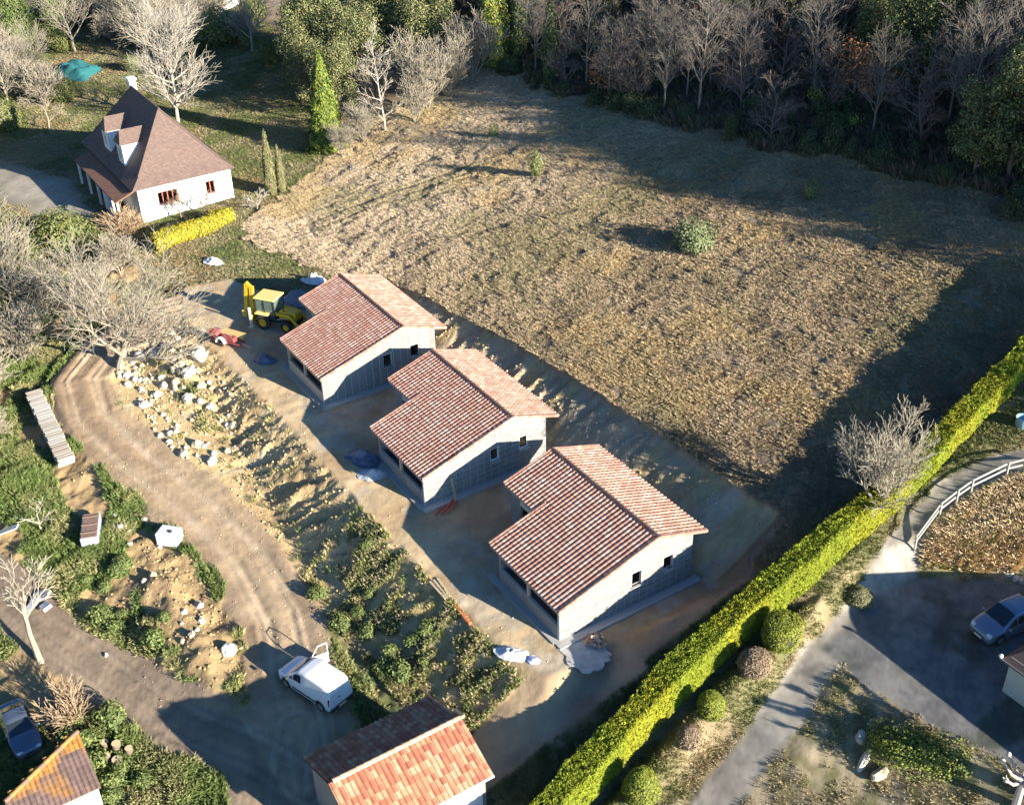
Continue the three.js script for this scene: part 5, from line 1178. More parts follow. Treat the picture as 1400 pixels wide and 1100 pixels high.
const HATCH = [[0, 0.36, 0.56, 0.55, 0.62, 0.44], [0.07, 0.26, 0.66, 0.74, 0.74, 0.62], [0.28, 0.24, 0.8, 0.82, 0.86, 0.7], [0.85, 0.24, 0.94, 0.87, 1.02, 0.74], [1.0, 0.24, 0.96, 0.88, 1.1, 0.74], [1.85, 0.24, 0.98, 0.89, 1.58, 0.64], [2.2, 0.24, 0.98, 0.89, 1.64, 0.65], [3.3, 0.24, 1.0, 0.89, 1.6, 0.64], [3.9, 0.27, 1.0, 0.87, 1.4, 0.66], [4.15, 0.32, 0.96, 0.83, 1.1, 0.7], [4.25, 0.4, 0.86, 0.74, 0.95, 0.6]];
{
  const g = ground(25.4, -12.4), car = carOn('blue_car', 'metallic blue family car parked on the shaded court', [25.45, g, -10.95], Math.PI / 2 - 0.12, HATCH, paint([0.22, 0.28, 0.38], { metalness: 0.5 }), { axles: [0.85, 3.45], wr: 0.33, hw: 0.89, len: 4.2, sides: [[1.3, 1.9], [2.0, 2.72], [2.8, 3.6]], screen: [1.0, 1.82, 0.95, 0.95], rear: [3.4, 3.95, 0.95, 0.95] });
  for (const s of [-1, 1]) { mesh('headlight', rbx(0.34, 0.18, 0.3, 0.06, 0.24, 0.74, s * 0.58), lampGlass, car); mesh('mirror', rbx(0.12, 0.13, 0.2, 0.05, 1.25, 1.05, s * 0.99), paint([0.22, 0.28, 0.38]), car); mesh('tail_lamp', rbx(0.12, 0.3, 0.2, 0.04, 4.12, 0.92, s * 0.66), redLamp, car); }
  mesh('grille', rbx(0.1, 0.14, 0.8, 0.04, 0.03, 0.52, 0), blackPl, car);
  mesh('badge', new THREE.CylinderGeometry(0.07, 0.07, 0.03, 12).rotateZ(Math.PI / 2).translate(0.04, 0.68, 0), steel, car);
  mesh('number_plate', bx(0.02, 0.11, 0.5, -0.03, 0.42, 0), M.white, car);
}
// yellow backhoe loader; local +x forwards
{
  const yel = std([0.62, 0.4, 0.02], 0.5), yelPale = std([0.72, 0.55, 0.2], 0.6), g = ground(-33.4, 5.4), D = thing('backhoe_loader', 'yellow backhoe loader parked behind the house by the track', 'digger', [-33.9, g, 5.9], 0.62);
  const tyre = (x, z, r, w) => { const t = mesh('wheel', new THREE.TorusGeometry(r * 0.72, r * 0.28, 10, 22).scale(1, 1, w / (r * 0.56)).translate(x, r, z), rubber, D); mesh('hub', new THREE.CylinderGeometry(r * 0.5, r * 0.5, w * 0.7, 16).rotateX(Math.PI / 2).translate(x, r, z), yel, t); };
  for (const s of [-1, 1]) { tyre(0, s * 0.92, 0.72, 0.42); tyre(2.2, s * 0.88, 0.55, 0.36); }
  mesh('chassis', [bx(4.2, 0.4, 0.8, 1.0, 0.78, 0), bx(0.5, 0.3, 1.7, 0.0, 0.72, 0)], blackPl, D);
  mesh('engine_cover', rbx(1.7, 0.75, 0.95, 0.1, 2.15, 1.35, 0), yel, D);
  mesh('fender', rbx(1.3, 0.14, 0.5, 0.06, 0, 1.52, 0.9), yelPale, D);
  mesh('fender', rbx(1.3, 0.14, 0.5, 0.06, 0, 1.52, -0.9), yelPale, D);
  const cab = mesh('cab', [bx(0.09, 1.5, 0.09, -0.62, 2.0, 0.74), bx(0.09, 1.5, 0.09, -0.62, 2.0, -0.74), bx(0.09, 1.5, 0.09, 1.12, 2.0, 0.74), bx(0.09, 1.5, 0.09, 1.12, 2.0, -0.74), bx(0.08, 1.5, 0.08, 0.2, 2.0, 0.76), bx(0.08, 1.5, 0.08, 0.2, 2.0, -0.76), bx(1.8, 0.3, 1.56, 0.25, 1.15, 0)], blackPl, D);
  mesh('cab_roof', rbx(2.0, 0.16, 1.72, 0.06, 0.25, 2.82, 0), yelPale, cab);
  const gl = new THREE.MeshPhysicalMaterial({ color: lin(0.55, 0.7, 0.62), transmission: 0.85, thickness: 0, roughness: 0.05 });
  for (const s of [-1, 1]) mesh('cab_glass', bx(1.66, 1.36, 0.012, 0.25, 2.03, s * 0.73), gl, cab);
  mesh('cab_glass', bx(0.012, 1.36, 1.36, 1.15, 2.03, 0), gl, cab); mesh('cab_glass', bx(0.012, 1.36, 1.36, -0.65, 2.03, 0), gl, cab);
  mesh('seat', [rbx(0.5, 0.14, 0.5, 0.05, 0.15, 1.5, 0), rbx(0.14, 0.65, 0.5, 0.05, -0.1, 1.85, 0)], blackPl, cab);
  for (const s of [-1, 1]) { mesh('loader_arm', [bar([0.95, 1.55, s * 0.62], [2.5, 1.5, s * 0.66], 0.14, 0.26), bar([2.45, 1.55, s * 0.66], [3.35, 0.55, s * 0.66], 0.14, 0.24)], yel, D); mesh('loader_ram', rod([1.2, 1.0, s * 0.6], [2.4, 1.35, s * 0.63], 0.06), steel, D); }
  const bucket = new THREE.ExtrudeGeometry(new THREE.Shape([[0, 0], [0.95, 0.02], [0.95, 0.08], [0.12, 0.12], [0.12, 0.75], [0.3, 0.85], [0.26, 0.9], [0, 0.8]].map((p) => new THREE.Vector2(...p))), { depth: 2.2, bevelEnabled: false }).translate(3.35, 0.15, -1.1);
  mesh('loader_bucket', bucket, std([0.45, 0.3, 0.06], 0.6), D);
  // hoe folded up at the back
  mesh('hoe_frame', [bx(0.25, 0.9, 1.9, -1.15, 0.95, 0), bx(0.5, 0.7, 0.45, -1.4, 1.0, 0)], yel, D);
  const boom = mesh('boom', [bar([-1.5, 1.0, 0.1], [-1.25, 3.5, 0.1], 0.26, 0.34), bar([-1.28, 3.3, 0.1], [-1.75, 3.75, 0.1], 0.24, 0.3)], yel, D);
  mesh('dipper', bar([-1.72, 3.7, 0.1], [-2.1, 1.15, 0.1], 0.22, 0.3), yel, boom);
  mesh('hoe_bucket', [rbx(0.5, 0.6, 0.6, 0.08, -2.2, 0.85, 0.1), bx(0.3, 0.08, 0.55, -2.35, 0.55, 0.1)], std([0.55, 0.4, 0.1], 0.6), boom);
  mesh('hoe_ram', rod([-1.15, 1.5, 0.1], [-1.1, 3.0, 0.1], 0.07), steel, boom);
  for (const s of [-1, 1]) mesh('stabiliser', [bar([-1.2, 0.25, s * 0.98], [-1.2, 1.9, s * 0.98], 0.16, 0.16), bx(0.36, 0.08, 0.36, -1.2, 0.1, s * 0.98)], std([0.7, 0.68, 0.62], 0.5), D);
  mesh('exhaust', rod([1.75, 1.7, 0.32], [1.75, 2.4, 0.32], 0.05), blackPl, D);
}
// red trailed machine beside it
{
  const red = std([0.27, 0.05, 0.055], 0.7), g = ground(-33.0, 10.0), T = thing('red_trailer', 'small red trailer machine with a tan board beside the spoil heap', 'trailer', [-32.8, g, 10.1], 0.5);
  mesh('frame', [bar([-1.5, 0.45, 0.35], [1.5, 0.4, 0.35], 0.1, 0.12), bar([-1.5, 0.45, -0.35], [1.5, 0.4, -0.35], 0.1, 0.12), bx(0.1, 0.1, 0.8, 1.45, 0.4, 0)], red, T);
  mesh('engine_box', rbx(0.9, 0.6, 0.7, 0.08, -1.25, 0.85, 0.05), red, T);
  mesh('body', rbx(1.3, 0.45, 0.5, 0.08, 0.35, 0.72, 0.15), red, T);
  mesh('board', bx(2.3, 0.06, 0.6, 0.25, 0.78, -0.55, 0, 0.5), std([0.5, 0.36, 0.14], 0.8), T);
  mesh('mudguard', new THREE.TorusGeometry(0.42, 0.12, 6, 14, Math.PI).scale(1, 1, 1.4).translate(-0.3, 0.35, 0.55), M.white, T);
  mesh('drawbar', bar([1.5, 0.4, 0], [2.4, 0.3, 0], 0.09, 0.09), steel, T);
  for (const s of [-1, 1]) mesh('wheel', new THREE.TorusGeometry(0.25, 0.09, 8, 18).translate(-0.3, 0.32, s * 0.55), rubber, T);
}
console.log('vehicles done');
// ---------------------------------------------------------------- stones
const rockMat = [[0.5, 0.46, 0.39], [0.45, 0.38, 0.27], [0.54, 0.51, 0.46]].map((c) => std(c, 0.95, { map: plaster, bumpMap: plaster, bumpScale: 0.04 }));
function rockGeo(seed, sx = 1, sy = 0.75, sz = 1) {
  const g = new THREE.IcosahedronGeometry(0.5, 2), p = g.attributes.position;
  for (let i = 0; i < p.count; i++) {
    const v = V(p.getX(i), p.getY(i), p.getZ(i)).normalize(), r = 0.34 + 0.22 * noise(v.x * 2.2 + seed * 7, v.y * 2.2 + v.z * 1.7, seed) + 0.1 * noise(v.x * 5 + v.z * 4, v.y * 5, seed + 3);
    const flat = Math.abs(v.x) > 0.82 ? 0.85 : 1;
    p.setXYZ(i, v.x * r * sx * flat, v.y * r * sy, v.z * r * sz);
  }
  g.computeVertexNormals();
  return g;
}
{
  const f = mulberry(6001), geos = [1, 2, 3, 4, 5].map((s) => rockGeo(s, 1, 0.8, 0.85));
  const rock = (x, z, s, label, group, stretch) => {
    const m = mesh('rock', geos[Math.floor(f() * 5)], rockMat[Math.floor(f() * 3)]);
    m.position.set(x, ground(x, z) + 0.12 * s, z); m.rotation.set(f() * 0.6, f() * 6.28, f() * 0.6); m.scale.set(...(stretch ?? [s, s, s]));
    tag(m, label, 'rock', group);
  };
  const G = 'pale rocks tipped down the embankment';
  for (let i = 0, n = 0; i < 5000 && n < 230; i++) {
    const x = mix(-39, -14, Math.pow(f(), 1.3)), z = mix(12.0, 18.8, f());
    const keep = sstep(-19, -27, x) * sstep(11, 13.5, z) * (0.4 + noise(x * 0.5, z * 0.5, 3));
    if (f() > keep || zone(x, z) !== 'slope') continue;
    n++; rock(x, z, 0.2 + 0.8 * f() ** 2.6, 'pale limestone rock lying on the embankment slope', G);
  }
  rock(-32.6, 12.6, 1, 'largest pale boulder, leaning upright below the red trailer', undefined, [1.3, 2.6, 1.6]);
  rock(-31.2, 14.2, 1, 'rounded white boulder just below the upright one', undefined, [1.6, 1.4, 1.3]);
  rock(-32.6, 14.6, 1, 'angular white boulder beside the rounded one', undefined, [1.5, 1.2, 1.2]);
  for (let i = 0; i < 16; i++) { const x = mix(-20, -3, f()), z = 22.6 + 2.6 * f(); if (zone(x, z) === 'bank') rock(x, z, 0.25 + 0.35 * f(), 'small ochre stone on the bare bank beside the track', 'small stones on the bare bank'); }
  for (let i = 0; i < 9; i++) rock(21.9 + i * 0.36, -15.6 - i * 0.16, 0.42 + 0.2 * f(), 'whitish edging stone in the row beside the court', 'edging stones beside the court');
  rock(25.9, -1.7, 1, 'pale stone upright in the grass beside the ivy', undefined, [0.8, 1.0, 0.6]);
  rock(26.9, -0.9, 1, 'long pale stone lying beside the ivy', undefined, [1.5, 0.6, 0.5]);
  rock(27.9, -1.0, 1, 'tan stone at the foot of the ivy', undefined, [1.2, 0.7, 0.7]);
  for (const [x, z, s] of [[-7.2, 29.0, 0.3], [-2.2, 21.9, 0.35], [4.6, 32.8, 0.3], [-17.6, 24.6, 0.6], [-16.9, 24.2, 0.45]]) rock(x, z, s, 'single light stone at the edge of the dirt track', 'single stones at the track edge');
  // loose clods
  const clod = rockGeo(9, 1, 0.8, 1), n = 16000, inst = new THREE.InstancedMesh(clod, std([1, 1, 1], 0.98), n), m = new THREE.Matrix4(), q = new THREE.Quaternion(), e = new THREE.Euler();
  let k = 0;
  for (let t = 0; t < 200000 && k < n; t++) {
    const w = f();
    let x, z;
    if (w < 0.16) { x = mix(-40, 11, f()); z = mix(10.4, 17.6, f()); } else if (w < 0.3) { x = mix(-26, 3, f()); z = mix(21.5, 28, f()); } else if (w < 0.45) { x = mix(-34, 13, f()); z = mix(-8, -4.2, f()); } else { x = mix(-44, 12, f()); z = mix(5, 24, f()); }
    const zn = zone(x, z);
    if (zn === 'meadow' || zn === 'garden' || (zn === 'bank' && fbm(x * 0.25, z * 0.25, 3, 53) < 0.5 && Math.exp(-(((x + 8) / 9) ** 2) - (((z - 23.6) / 2.1) ** 2)) < 0.3) || (zn === 'pad' && f() > 0.5) || (zn === 'track' && f() > 0.7)) continue;
    const s = (0.03 + 0.2 * f() ** 6) * (zn === 'pad' || zn === 'track' ? 0.5 : 1), c = soil(x, z, zn);
    e.set(f() * 6, f() * 6, f() * 6); q.setFromEuler(e); m.compose(V(x, ground(x, z), z), q, V(s, s, s)); inst.setMatrixAt(k, m);
    const b = 0.95 + 0.45 * f(); inst.setColorAt(k, lin(c[0] * b, c[1] * b, c[2] * b)); k++;
  }
  inst.count = k; inst.name = 'soil_clods'; shade(inst); scene.add(inst); tag(stuff(inst), 'loose clods of ochre soil scattered over the banks', 'soil');
}
// ---------------------------------------------------------------- fence, reeds
{
  const P = [[19.2, -12.76], [18.8, -15.09], [18.8, -16.49], [18.89, -17.6], [19.47, -19.96], [20.01, -20.81], [21.4, -22.6]], wood = std([0.46, 0.42, 0.37], 0.85, { map: bark });
  const F = thing('wooden_fence', 'pale two-rail wooden fence curving along the lane', 'fence', [19.2, 0, -17]);
  const top = P.map(([x, z]) => [x - 19.2, bare(x, z) + 1.0, z + 17]);
  P.forEach(([x, z], i) => mesh('post', rod([x - 19.2, bare(x, z) - 0.3, z + 17], [x - 19.2, bare(x, z) + 1.08, z + 17], 0.06), wood, F));
  for (let i = 0; i + 1 < P.length; i++) for (const dy of [-0.02, -0.42]) mesh('rail', bar([top[i][0] - 0.07, top[i][1] + dy, top[i][2]], [top[i + 1][0] - 0.07, top[i + 1][1] + dy, top[i + 1][2]], 0.05, 0.13), wood, F);
  strew('dry_reeds', 'dry tan ornamental grass filling the bed behind the fence', tallTuft, 6000, [18.9, 27, -24, -13], (x, z, f) => {
    const fx = hermite([-24, -20.8, -19.96, -17.6, -15.09, -12.76], (i) => [22.3, 20.0, 19.5, 18.9, 18.8, 19.2][i], z);
    if (x < fx + 0.35 || x > fx + 4.6 || polyD(x, z, COURT) < 0.5) return null;
    return { s: 0.6 + 0.5 * f(), h: mix(0.35, 0.8, sstep(0.5, 3, x - fx)), c: tone(f() < 0.08 ? [0.3, 0.3, 0.06] : [0.6, 0.46, 0.28], f, 0.5) };
  }, 607);
}
// ---------------------------------------------------------------- small shed at the lower left
{
  const f = mulberry(6101), S = thing('tiled_shed', 'small white-walled shed with lichen-stained orange tiles', 'shed', [2.2, -4.45, 34.2]);
  const LICHEN = [[0.42, 0.2, 0.05], [0.36, 0.15, 0.06], [0.24, 0.13, 0.1], [0.28, 0.16, 0.12], [0.46, 0.26, 0.06], [0.2, 0.13, 0.11]];
  const y = (x) => 2.85 - 0.27 * (x - 0.2); // roof height above base at world x
  mesh('front_wall', bx(0.25, 2.2, 4.4, 3.55 - 2.2, 0.75, 0.55), limewash, S);
  mesh('end_wall', bx(2.9, 2.3, 0.25, 2.05 - 2.2, 0.8, 32.7 - 34.2), limewash, S);
  const n = [0.2607, 0.9654, 0], d = [0.9654, -0.2607, 0];
  const deckP = [[0.25, 32.4], [3.85, 32.4], [3.85, 37], [2.2, 37]].map(([x, z]) => [x - 2.2, y(x) - 0.05, z - 34.2]), q = [];
  for (const [a, b, c] of [[0, 2, 1], [0, 3, 2]]) q.push(...deckP[a], ...deckP[b], ...deckP[c]);
  const roof = mesh('roof', triGeo(q), M.roofDeck, S);
  tileField([0.2 - 2.2, y(0.2), 37 - 34.2], [0, 0, -1], d, n, 4.6, 3.75, 0.27, 0.34, f, LICHEN, (g, j, i) => {
    const z = 37 - (i + 0.5) * 0.27, x = 0.2 + (j + 0.5) * 0.33;
    if (x < 0.2 + (z - 32.5) * 0.47 - 0.15) return;
    const o = fbm(x * 0.7, z * 0.7, 3, 83), cc = g.attributes.color, base = C3([0.44, 0.21, 0.05], [0.19, 0.125, 0.11], sstep(0.4, 0.6, o + 0.09 * (x - 1.5))), k = 0.8 + 0.4 * f();
    for (let v = 0; v < cc.count; v++) cc.setXYZ(v, base[0] * k, base[1] * k, base[2] * k);
    mesh('roof_tile', g, M.tile, roof);
  });
  for (let i = 0; i < 13; i++) { // hip tiles up the slanting edge
    const t = i / 13, x = mix(2.35, 0.25, t), z = mix(37, 32.45, t);
    const g = tint(halfPipe(0.46, 0.15, 0.12).applyMatrix4(new THREE.Matrix4().makeBasis(V(-0.4115, 0.11, -0.9047), V(0.2607, 0.9654, 0).normalize(), V(0.873, -0.236, -0.426).normalize())), i % 3 ? [0.4, 0.2, 0.06] : [0.25, 0.14, 0.1]);
    mesh('hip_tile', g.translate(x - 2.2, y(x) + 0.03, z - 34.2), M.tile, roof);
  }
}
// ---------------------------------------------------------------- stacked timber by the track
{
  const f = mulberry(6201), geo = [0, 1, 2].map((k) => rbx(0.27 + 0.04 * k, 0.16, 1.25, 0.04)), tim = [[0.45, 0.41, 0.36], [0.4, 0.35, 0.29], [0.5, 0.47, 0.42], [0.34, 0.27, 0.2]].map((c) => std(c, 0.9, { map: bark }));
  for (let lay = 0; lay < 4; lay++) for (let i = 0; i < 33; i++) {
    const x = -37.2 + i * 0.325, z = 25.25 + 0.012 * i, m = mesh('timber_plank', geo[Math.floor(f() * 3)], tim[Math.floor(f() * (i > 24 ? 4 : 3))]);
    m.position.set(x + (f() - 0.5) * 0.03, bare(-32, 25.3) + 0.12 + lay * 0.17 + (f() - 0.5) * 0.02 - 0.03 * (i - 16) * 0.3, z + (f() - 0.5) * 0.14); m.rotation.y = (f() - 0.5) * 0.1; m.rotation.z = (f() - 0.5) * 0.04;
    tag(m, lay === 3 ? 'weathered plank in the top layer of the long timber stack' : 'weathered plank under the top layer of the long timber stack', 'plank', lay === 3 ? 'top planks of the timber stack' : 'lower planks of the timber stack');
  }
}
// ---------------------------------------------------------------- odds and ends on the site
function crumple(seed, rx, rz, h, n = 22) {
  const g = new THREE.PlaneGeometry(2 * rx, 2 * rz, n, n).rotateX(-Math.PI / 2), p = g.attributes.position;
  for (let i = 0; i < p.count; i++) {
    const x = p.getX(i), z = p.getZ(i), d = Math.hypot(x / rx, z / rz), k = 0.75 + 0.4 * noise(x * 1.5 + seed, z * 1.5, seed), s = d > k ? k / d : 1;
    p.setXYZ(i, x * s, Math.max(0.02, h * (1 - sstep(0.1, 1, d / k)) * (0.35 + 1.3 * Math.abs(2 * fbm(x * 1.6, z * 1.6, 3, seed) - 1) + 0.5 * noise(x * 2.5, z * 2.5, seed)) + 0.08 * noise(x * 6, z * 6, seed)), z * s);
  }
  g.computeVertexNormals();
  return g;
}
const sheetW = std([0.6, 0.61, 0.63], 0.4, { side: THREE.DoubleSide }), sheetB = std([0.09, 0.115, 0.17], 0.35, { side: THREE.DoubleSide });
function lay(name, label, cat, geo, mat, x, z, turn = 0, dy = 0, group) { const m = mesh(name, geo, mat); m.position.set(x, ground(x, z) + dy, z); m.rotation.y = turn; return tag(m, label, cat, group); }
lay('plastic_sheet', 'crumpled white and blue plastic bags at the platform edge', 'plastic sheet', crumple(3, 1.2, 0.6, 0.35), sheetW, 10.2, 9.9, 0.6);
lay('plastic_sheet', 'pale blue plastic wrap beside the crumpled white bags', 'plastic sheet', crumple(4, 0.5, 0.4, 0.2), std([0.45, 0.55, 0.75], 0.4, { side: THREE.DoubleSide }), 11.3, 9.2, 0.2);
lay('tarpaulin', 'blue tarpaulin heap against the terrace of the middle house', 'tarpaulin', crumple(5, 1.6, 1.0, 0.6), sheetB, -11.8, 8.2, 0.3);
lay('tarpaulin', 'grey plastic heap by the terrace of the middle house', 'tarpaulin', crumple(6, 1.1, 0.8, 0.5), std([0.4, 0.43, 0.47], 0.5, { side: THREE.DoubleSide }), -9.8, 8.6, 1.0);
lay('tarpaulin', 'dark blue tarpaulin piled behind the house by the digger', 'tarpaulin', crumple(7, 2.2, 1.3, 1.1), std([0.22, 0.25, 0.3], 0.4, { side: THREE.DoubleSide }), -36.0, 1.9, 0.5);
lay('plastic_sheet', 'white plastic sheet draped over boards behind the digger', 'plastic sheet', crumple(8, 1.4, 0.7, 0.9), sheetW, -38.2, -0.4, 0.7);
lay('plastic_sheet', 'white sheet lying on the grass above the track', 'plastic sheet', crumple(9, 1.3, 0.8, 0.4), sheetW, -48.8, 5.2, 0.4);
lay('plastic_sheet', 'dark blue sheet by the terrace of the house next to the digger', 'tarpaulin', crumple(10, 1.1, 0.8, 0.5), sheetB, -28.6, 8.6, 0.4);
lay('concrete_spill', 'pale dried concrete spill at the corner of the house near the hedge', 'concrete', (() => { const s = new THREE.Shape(); for (let i = 0; i <= 60; i++) { const a = i / 60 * 6.283, r = 1 + 0.9 * (fbm(Math.cos(a) * 2.2 + 5, Math.sin(a) * 2.2 + 5, 3, 3) - 0.5); if (i) s.lineTo(1.45 * r * Math.cos(a), 1.3 * r * Math.sin(a)); else s.moveTo(1.45 * r * Math.cos(a), 1.3 * r * Math.sin(a)); } return new THREE.ExtrudeGeometry(s, { depth: 0.05, bevelEnabled: true, bevelSize: 0.05, bevelThickness: 0.03, bevelSegments: 2 }).rotateX(-Math.PI / 2); })(), std([0.5, 0.49, 0.46], 0.95, { map: soilGrain }), 12.55, 6.3, 0.2, -0.02);
{
  const f = mulberry(6301), brick = bx(0.3, 0.12, 0.16), bm = [std([0.42, 0.2, 0.12], 0.9), std([0.5, 0.36, 0.26], 0.9)];
  for (let i = 0; i < 30; i++) { const a = f() * 6.28, r = 0.6 * Math.sqrt(f()), m = mesh('brick', brick, bm[i % 2]); m.position.set(12.2 + Math.cos(a) * r, 0.1 + 0.35 * (1 - r / 0.6) * f() + 0.06, 5.5 + Math.sin(a) * r); m.rotation.set(f(), f() * 6, f()); tag(m, 'broken brick in the heap on the concrete spill', 'brick', 'bricks on the concrete spill'); }
  for (let i = 0; i < 6; i++) { const m = mesh('brick', bx(0.5, 0.2, 0.2), std([0.5, 0.17, 0.07], 0.9)); m.position.set(5.0 + i * 0.27, ground(5.2 + i * 0.27, 10.5) + 0.1, 10.5 + 0.02 * i); m.rotation.y = 0.1; tag(m, 'orange hollow brick lying along the platform edge', 'brick', 'orange bricks on the platform edge'); }
  for (let i = 0; i < 3; i++) { const m = mesh('plank', bx(1.9, 0.05, 0.14), std([0.55, 0.45, 0.3], 0.85, { map: bark })); m.position.set(3.1, ground(3.1, 10.5) + 0.12, 10.35 + i * 0.22); m.rotation.y = -0.1 + 0.05 * i; tag(m, 'loose plank on the platform edge above the weeds', 'plank', 'planks on the platform edge'); }
  for (let i = 0; i < 9; i++) { const m = mesh('steel_profile', bx(6, 0.07, 0.11), std([0.6, 0.58, 0.55], 0.5)); m.position.set(-1.9 + 0.3 * f(), 0.2 + 0.09 * (i % 3), -3.6 + 0.12 * (i % 5) + 0.05); m.rotation.y = (f() - 0.5) * 0.06; tag(m, 'pale long profile stacked behind the houses', 'profile', 'profiles stacked behind the houses'); }
  for (let i = 0; i < 4; i++) { const m = mesh('stake', rod([0, 0, 0], [1.3 * f() - 0.4, 0.5 * f() + 0.1, 1.1 * (f() - 0.3)], 0.04), M.wood); m.position.set(-20.1 + 0.3 * i, ground(-20, 8.1) + 0.06, 8.0 + 0.1 * i); tag(m, 'short pale stake at the corner of the house by the digger', 'stake', 'stakes at the house corner'); }
  for (let i = 0; i < 3; i++) { const m = mesh('plank', bx(0.16, 0.04, 2.0 - 0.3 * i), std([0.4, 0.07, 0.06], 0.6)); m.position.set(-3.9 + 0.25 * i, 0.12 + 0.05 * i, 6.3 - 0.2 * i); m.rotation.y = 0.5; tag(m, 'dark red board at the gable corner of the middle house', 'board', 'red boards by the middle house'); }
  const lean = mesh('plank', bx(0.05, 1.7, 0.16), M.wood); lean.position.set(-4.05, 0.95, 5.35); lean.rotation.z = 0.28; tag(lean, 'single plank leaning on the gable wall of the middle house', 'plank');
}
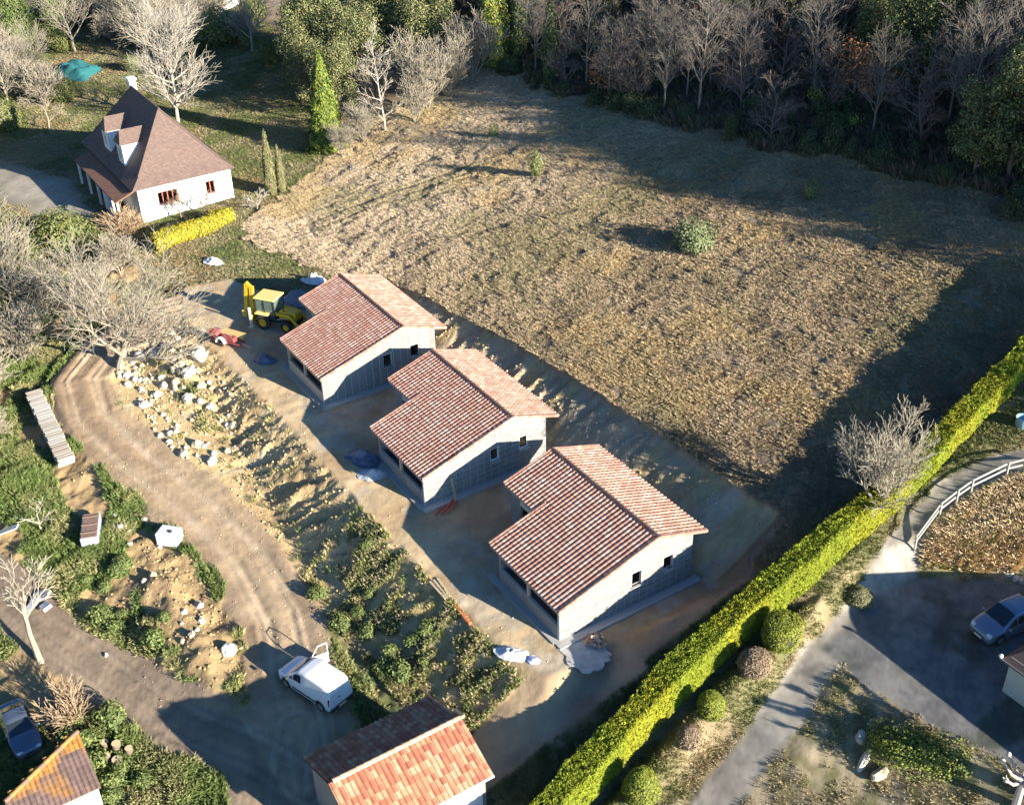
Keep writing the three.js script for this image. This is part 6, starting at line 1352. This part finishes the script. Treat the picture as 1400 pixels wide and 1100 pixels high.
{ // white chest, rusty trough, slabs, sack
  const W = thing('white_tank', 'white plastic tank on the bare earth beside the track', 'tank', [-14.4, ground(-14.4, 22.1), 22.1], 0.75);
  mesh('body', rbx(1.5, 0.95, 1.15, 0.08, 0, 0.52, 0), sheetW, W); mesh('cap', new THREE.CylinderGeometry(0.12, 0.12, 0.08, 14).translate(0.2, 1.03, 0.1), blackPl, W); mesh('rim', rbx(1.56, 0.1, 1.2, 0.04, 0, 0.08, 0), M.concrete, W);
  const T = thing('rusty_trough', 'grey and rust-brown metal trough lying in the grass', 'trough', [-18.2, ground(-18.2, 26.4) + 0.1, 26.4], -0.35);
  const rust = std([0.24, 0.16, 0.12], 0.8, { map: bark, bumpMap: bark, bumpScale: 0.02 });
  mesh('shell', rbx(2.9, 0.7, 1.2, 0.1, 0, 0.3, 0), std([0.34, 0.38, 0.44], 0.6), T); mesh('lid', bx(2.7, 0.06, 1.05, 0.05, 0.68, -0.03), rust, T);
  for (let i = 0; i < 3; i++) mesh('rib', bx(0.07, 0.07, 1.1, -0.9 + 0.9 * i, 0.73, 0), rust, T);
  for (const [x, z, w, h, d, r, l] of [[-14.7, 31.0, 1.5, 0.16, 0.7, 0.7, 'long white slab on top of the rubble by the lower track'], [-14.1, 31.7, 1.1, 0.2, 0.5, 1.9, 'white slab lying across the rubble by the lower track'], [-13.4, 31.0, 0.8, 0.25, 0.6, 0.2, 'short white block at the end of the rubble'], [-22.6, 31.2, 1.9, 0.12, 0.5, 1.0, 'narrow white board lying in the bushes']]) {
    const m = mesh('white_slab', rbx(w, h, d, 0.04), sheetW); m.position.set(x, ground(x, z) + 0.3, z); m.rotation.set(0.25, r, 0.2); tag(m, l, 'slab');
  }
  lay('white_sack', 'plump white sack at the edge of the weeds near the van', 'sack', rockGeo(21, 1.0, 0.8, 0.9), sheetW, -2.2, 22.7, 0.4, 0.28);
  const f = mulberry(6401);
  for (const [x, z, r] of [[0.4, 30.7, 0.26], [-0.3, 31.2, 0.24], [1.1, 30.2, 0.22], [1.5, 31.0, 0.3], [0.9, 31.4, 0.2]]) {
    const L = thing('cut_log', 'short cut log with pale sawn end on the bank by the shed', 'log', [x, ground(x, z), z], f() * 6, 'cut logs on the bank by the shed');
    mesh('bark', new THREE.CylinderGeometry(r, r * 1.05, 0.5, 12, 1, true).translate(0, 0.25, 0), BARK.brown, L); mesh('sawn_end', new THREE.CircleGeometry(r, 12).rotateX(-Math.PI / 2).translate(0, 0.5, 0), std([0.62, 0.48, 0.28], 0.9), L);
  }
  const tub = thing('blue_tub', 'pale blue round garden tub beyond the upper hedge', 'tub', [17.4, ground(17.4, -23.9), -23.9]);
  mesh('wall', new THREE.CylinderGeometry(0.5, 0.46, 0.6, 20, 1, true).translate(0, 0.3, 0), std([0.2, 0.33, 0.42], 0.4, { side: THREE.DoubleSide }), tub); mesh('base', new THREE.CircleGeometry(0.47, 20).rotateX(-Math.PI / 2).translate(0, 0.2, 0), std([0.3, 0.5, 0.65], 0.4), tub);
}
// ---------------------------------------------------------------- lower right garden
{
  const ivy = thing('ivy_mound', 'glossy green ivy mound spreading beside the shaded court', 'shrub', [0, 0, 0]);
  mesh('foliage', shrubGeo(mulberry(6501), 1.7, 1.0, 2.6, 9000, 0.06, [[0.13, 0.17, 0.02], [0.2, 0.22, 0.025], [0.07, 0.1, 0.015]], 12, 0.4), leafMat, ivy);
  put(ivy, 28.2, -3.0, -0.9, [1.1, 1, 1.15]);
  const f = mulberry(6502), T = thing('pollard_tree', 'pollarded tree with knobbly bare stubs beside the lane', 'tree', [33.3, ground(33.3, -4.4), -4.4]), w = [], kn = [];
  tubeSeg(w, V(0, -0.3, 0), V(0, 1.9, 0), 0.22, 0.18, 8);
  for (let i = 0; i < 8; i++) {
    const a = i * 0.785 + 0.3 * f(), L = 1.0 + 0.5 * f(), e = V(Math.cos(a) * L, 1.9 + 0.5 + 0.6 * f(), Math.sin(a) * L), m = V(Math.cos(a) * L * 0.5, 2.05, Math.sin(a) * L * 0.5);
    tubeSeg(w, V(0, 1.8, 0), m, 0.11, 0.08, 6); tubeSeg(w, m, e, 0.08, 0.06, 6);
    kn.push(new THREE.IcosahedronGeometry(0.13, 1).translate(e.x, e.y, e.z)); for (let k = 0; k < 4; k++) kn.push(rod(e, e.clone().add(V((f() - 0.5) * 0.3, 0.2 * f(), (f() - 0.5) * 0.3)), 0.03, 0.025, 5));
  }
  mesh('trunk', triGeo(w), woodMat([0.5, 0.42, 0.38]), T); mesh('crown', kn, woodMat([0.6, 0.52, 0.46]), T);
  copyOf(T, [36.2, ground(36.2, -6.2), -6.2], 1.3, 'second pollarded tree standing behind the knobbly one', 1.5);
  // trees of the neighbours, outside the picture to the right
  for (const [x, z, s] of [[30, -31, 0.8], [34.5, -34.5, 0.85]]) again(woodD, x, z, x, s, 'evergreen oak beyond the fenced lane');
}
console.log('small things done');
renderer.render(scene, camera);
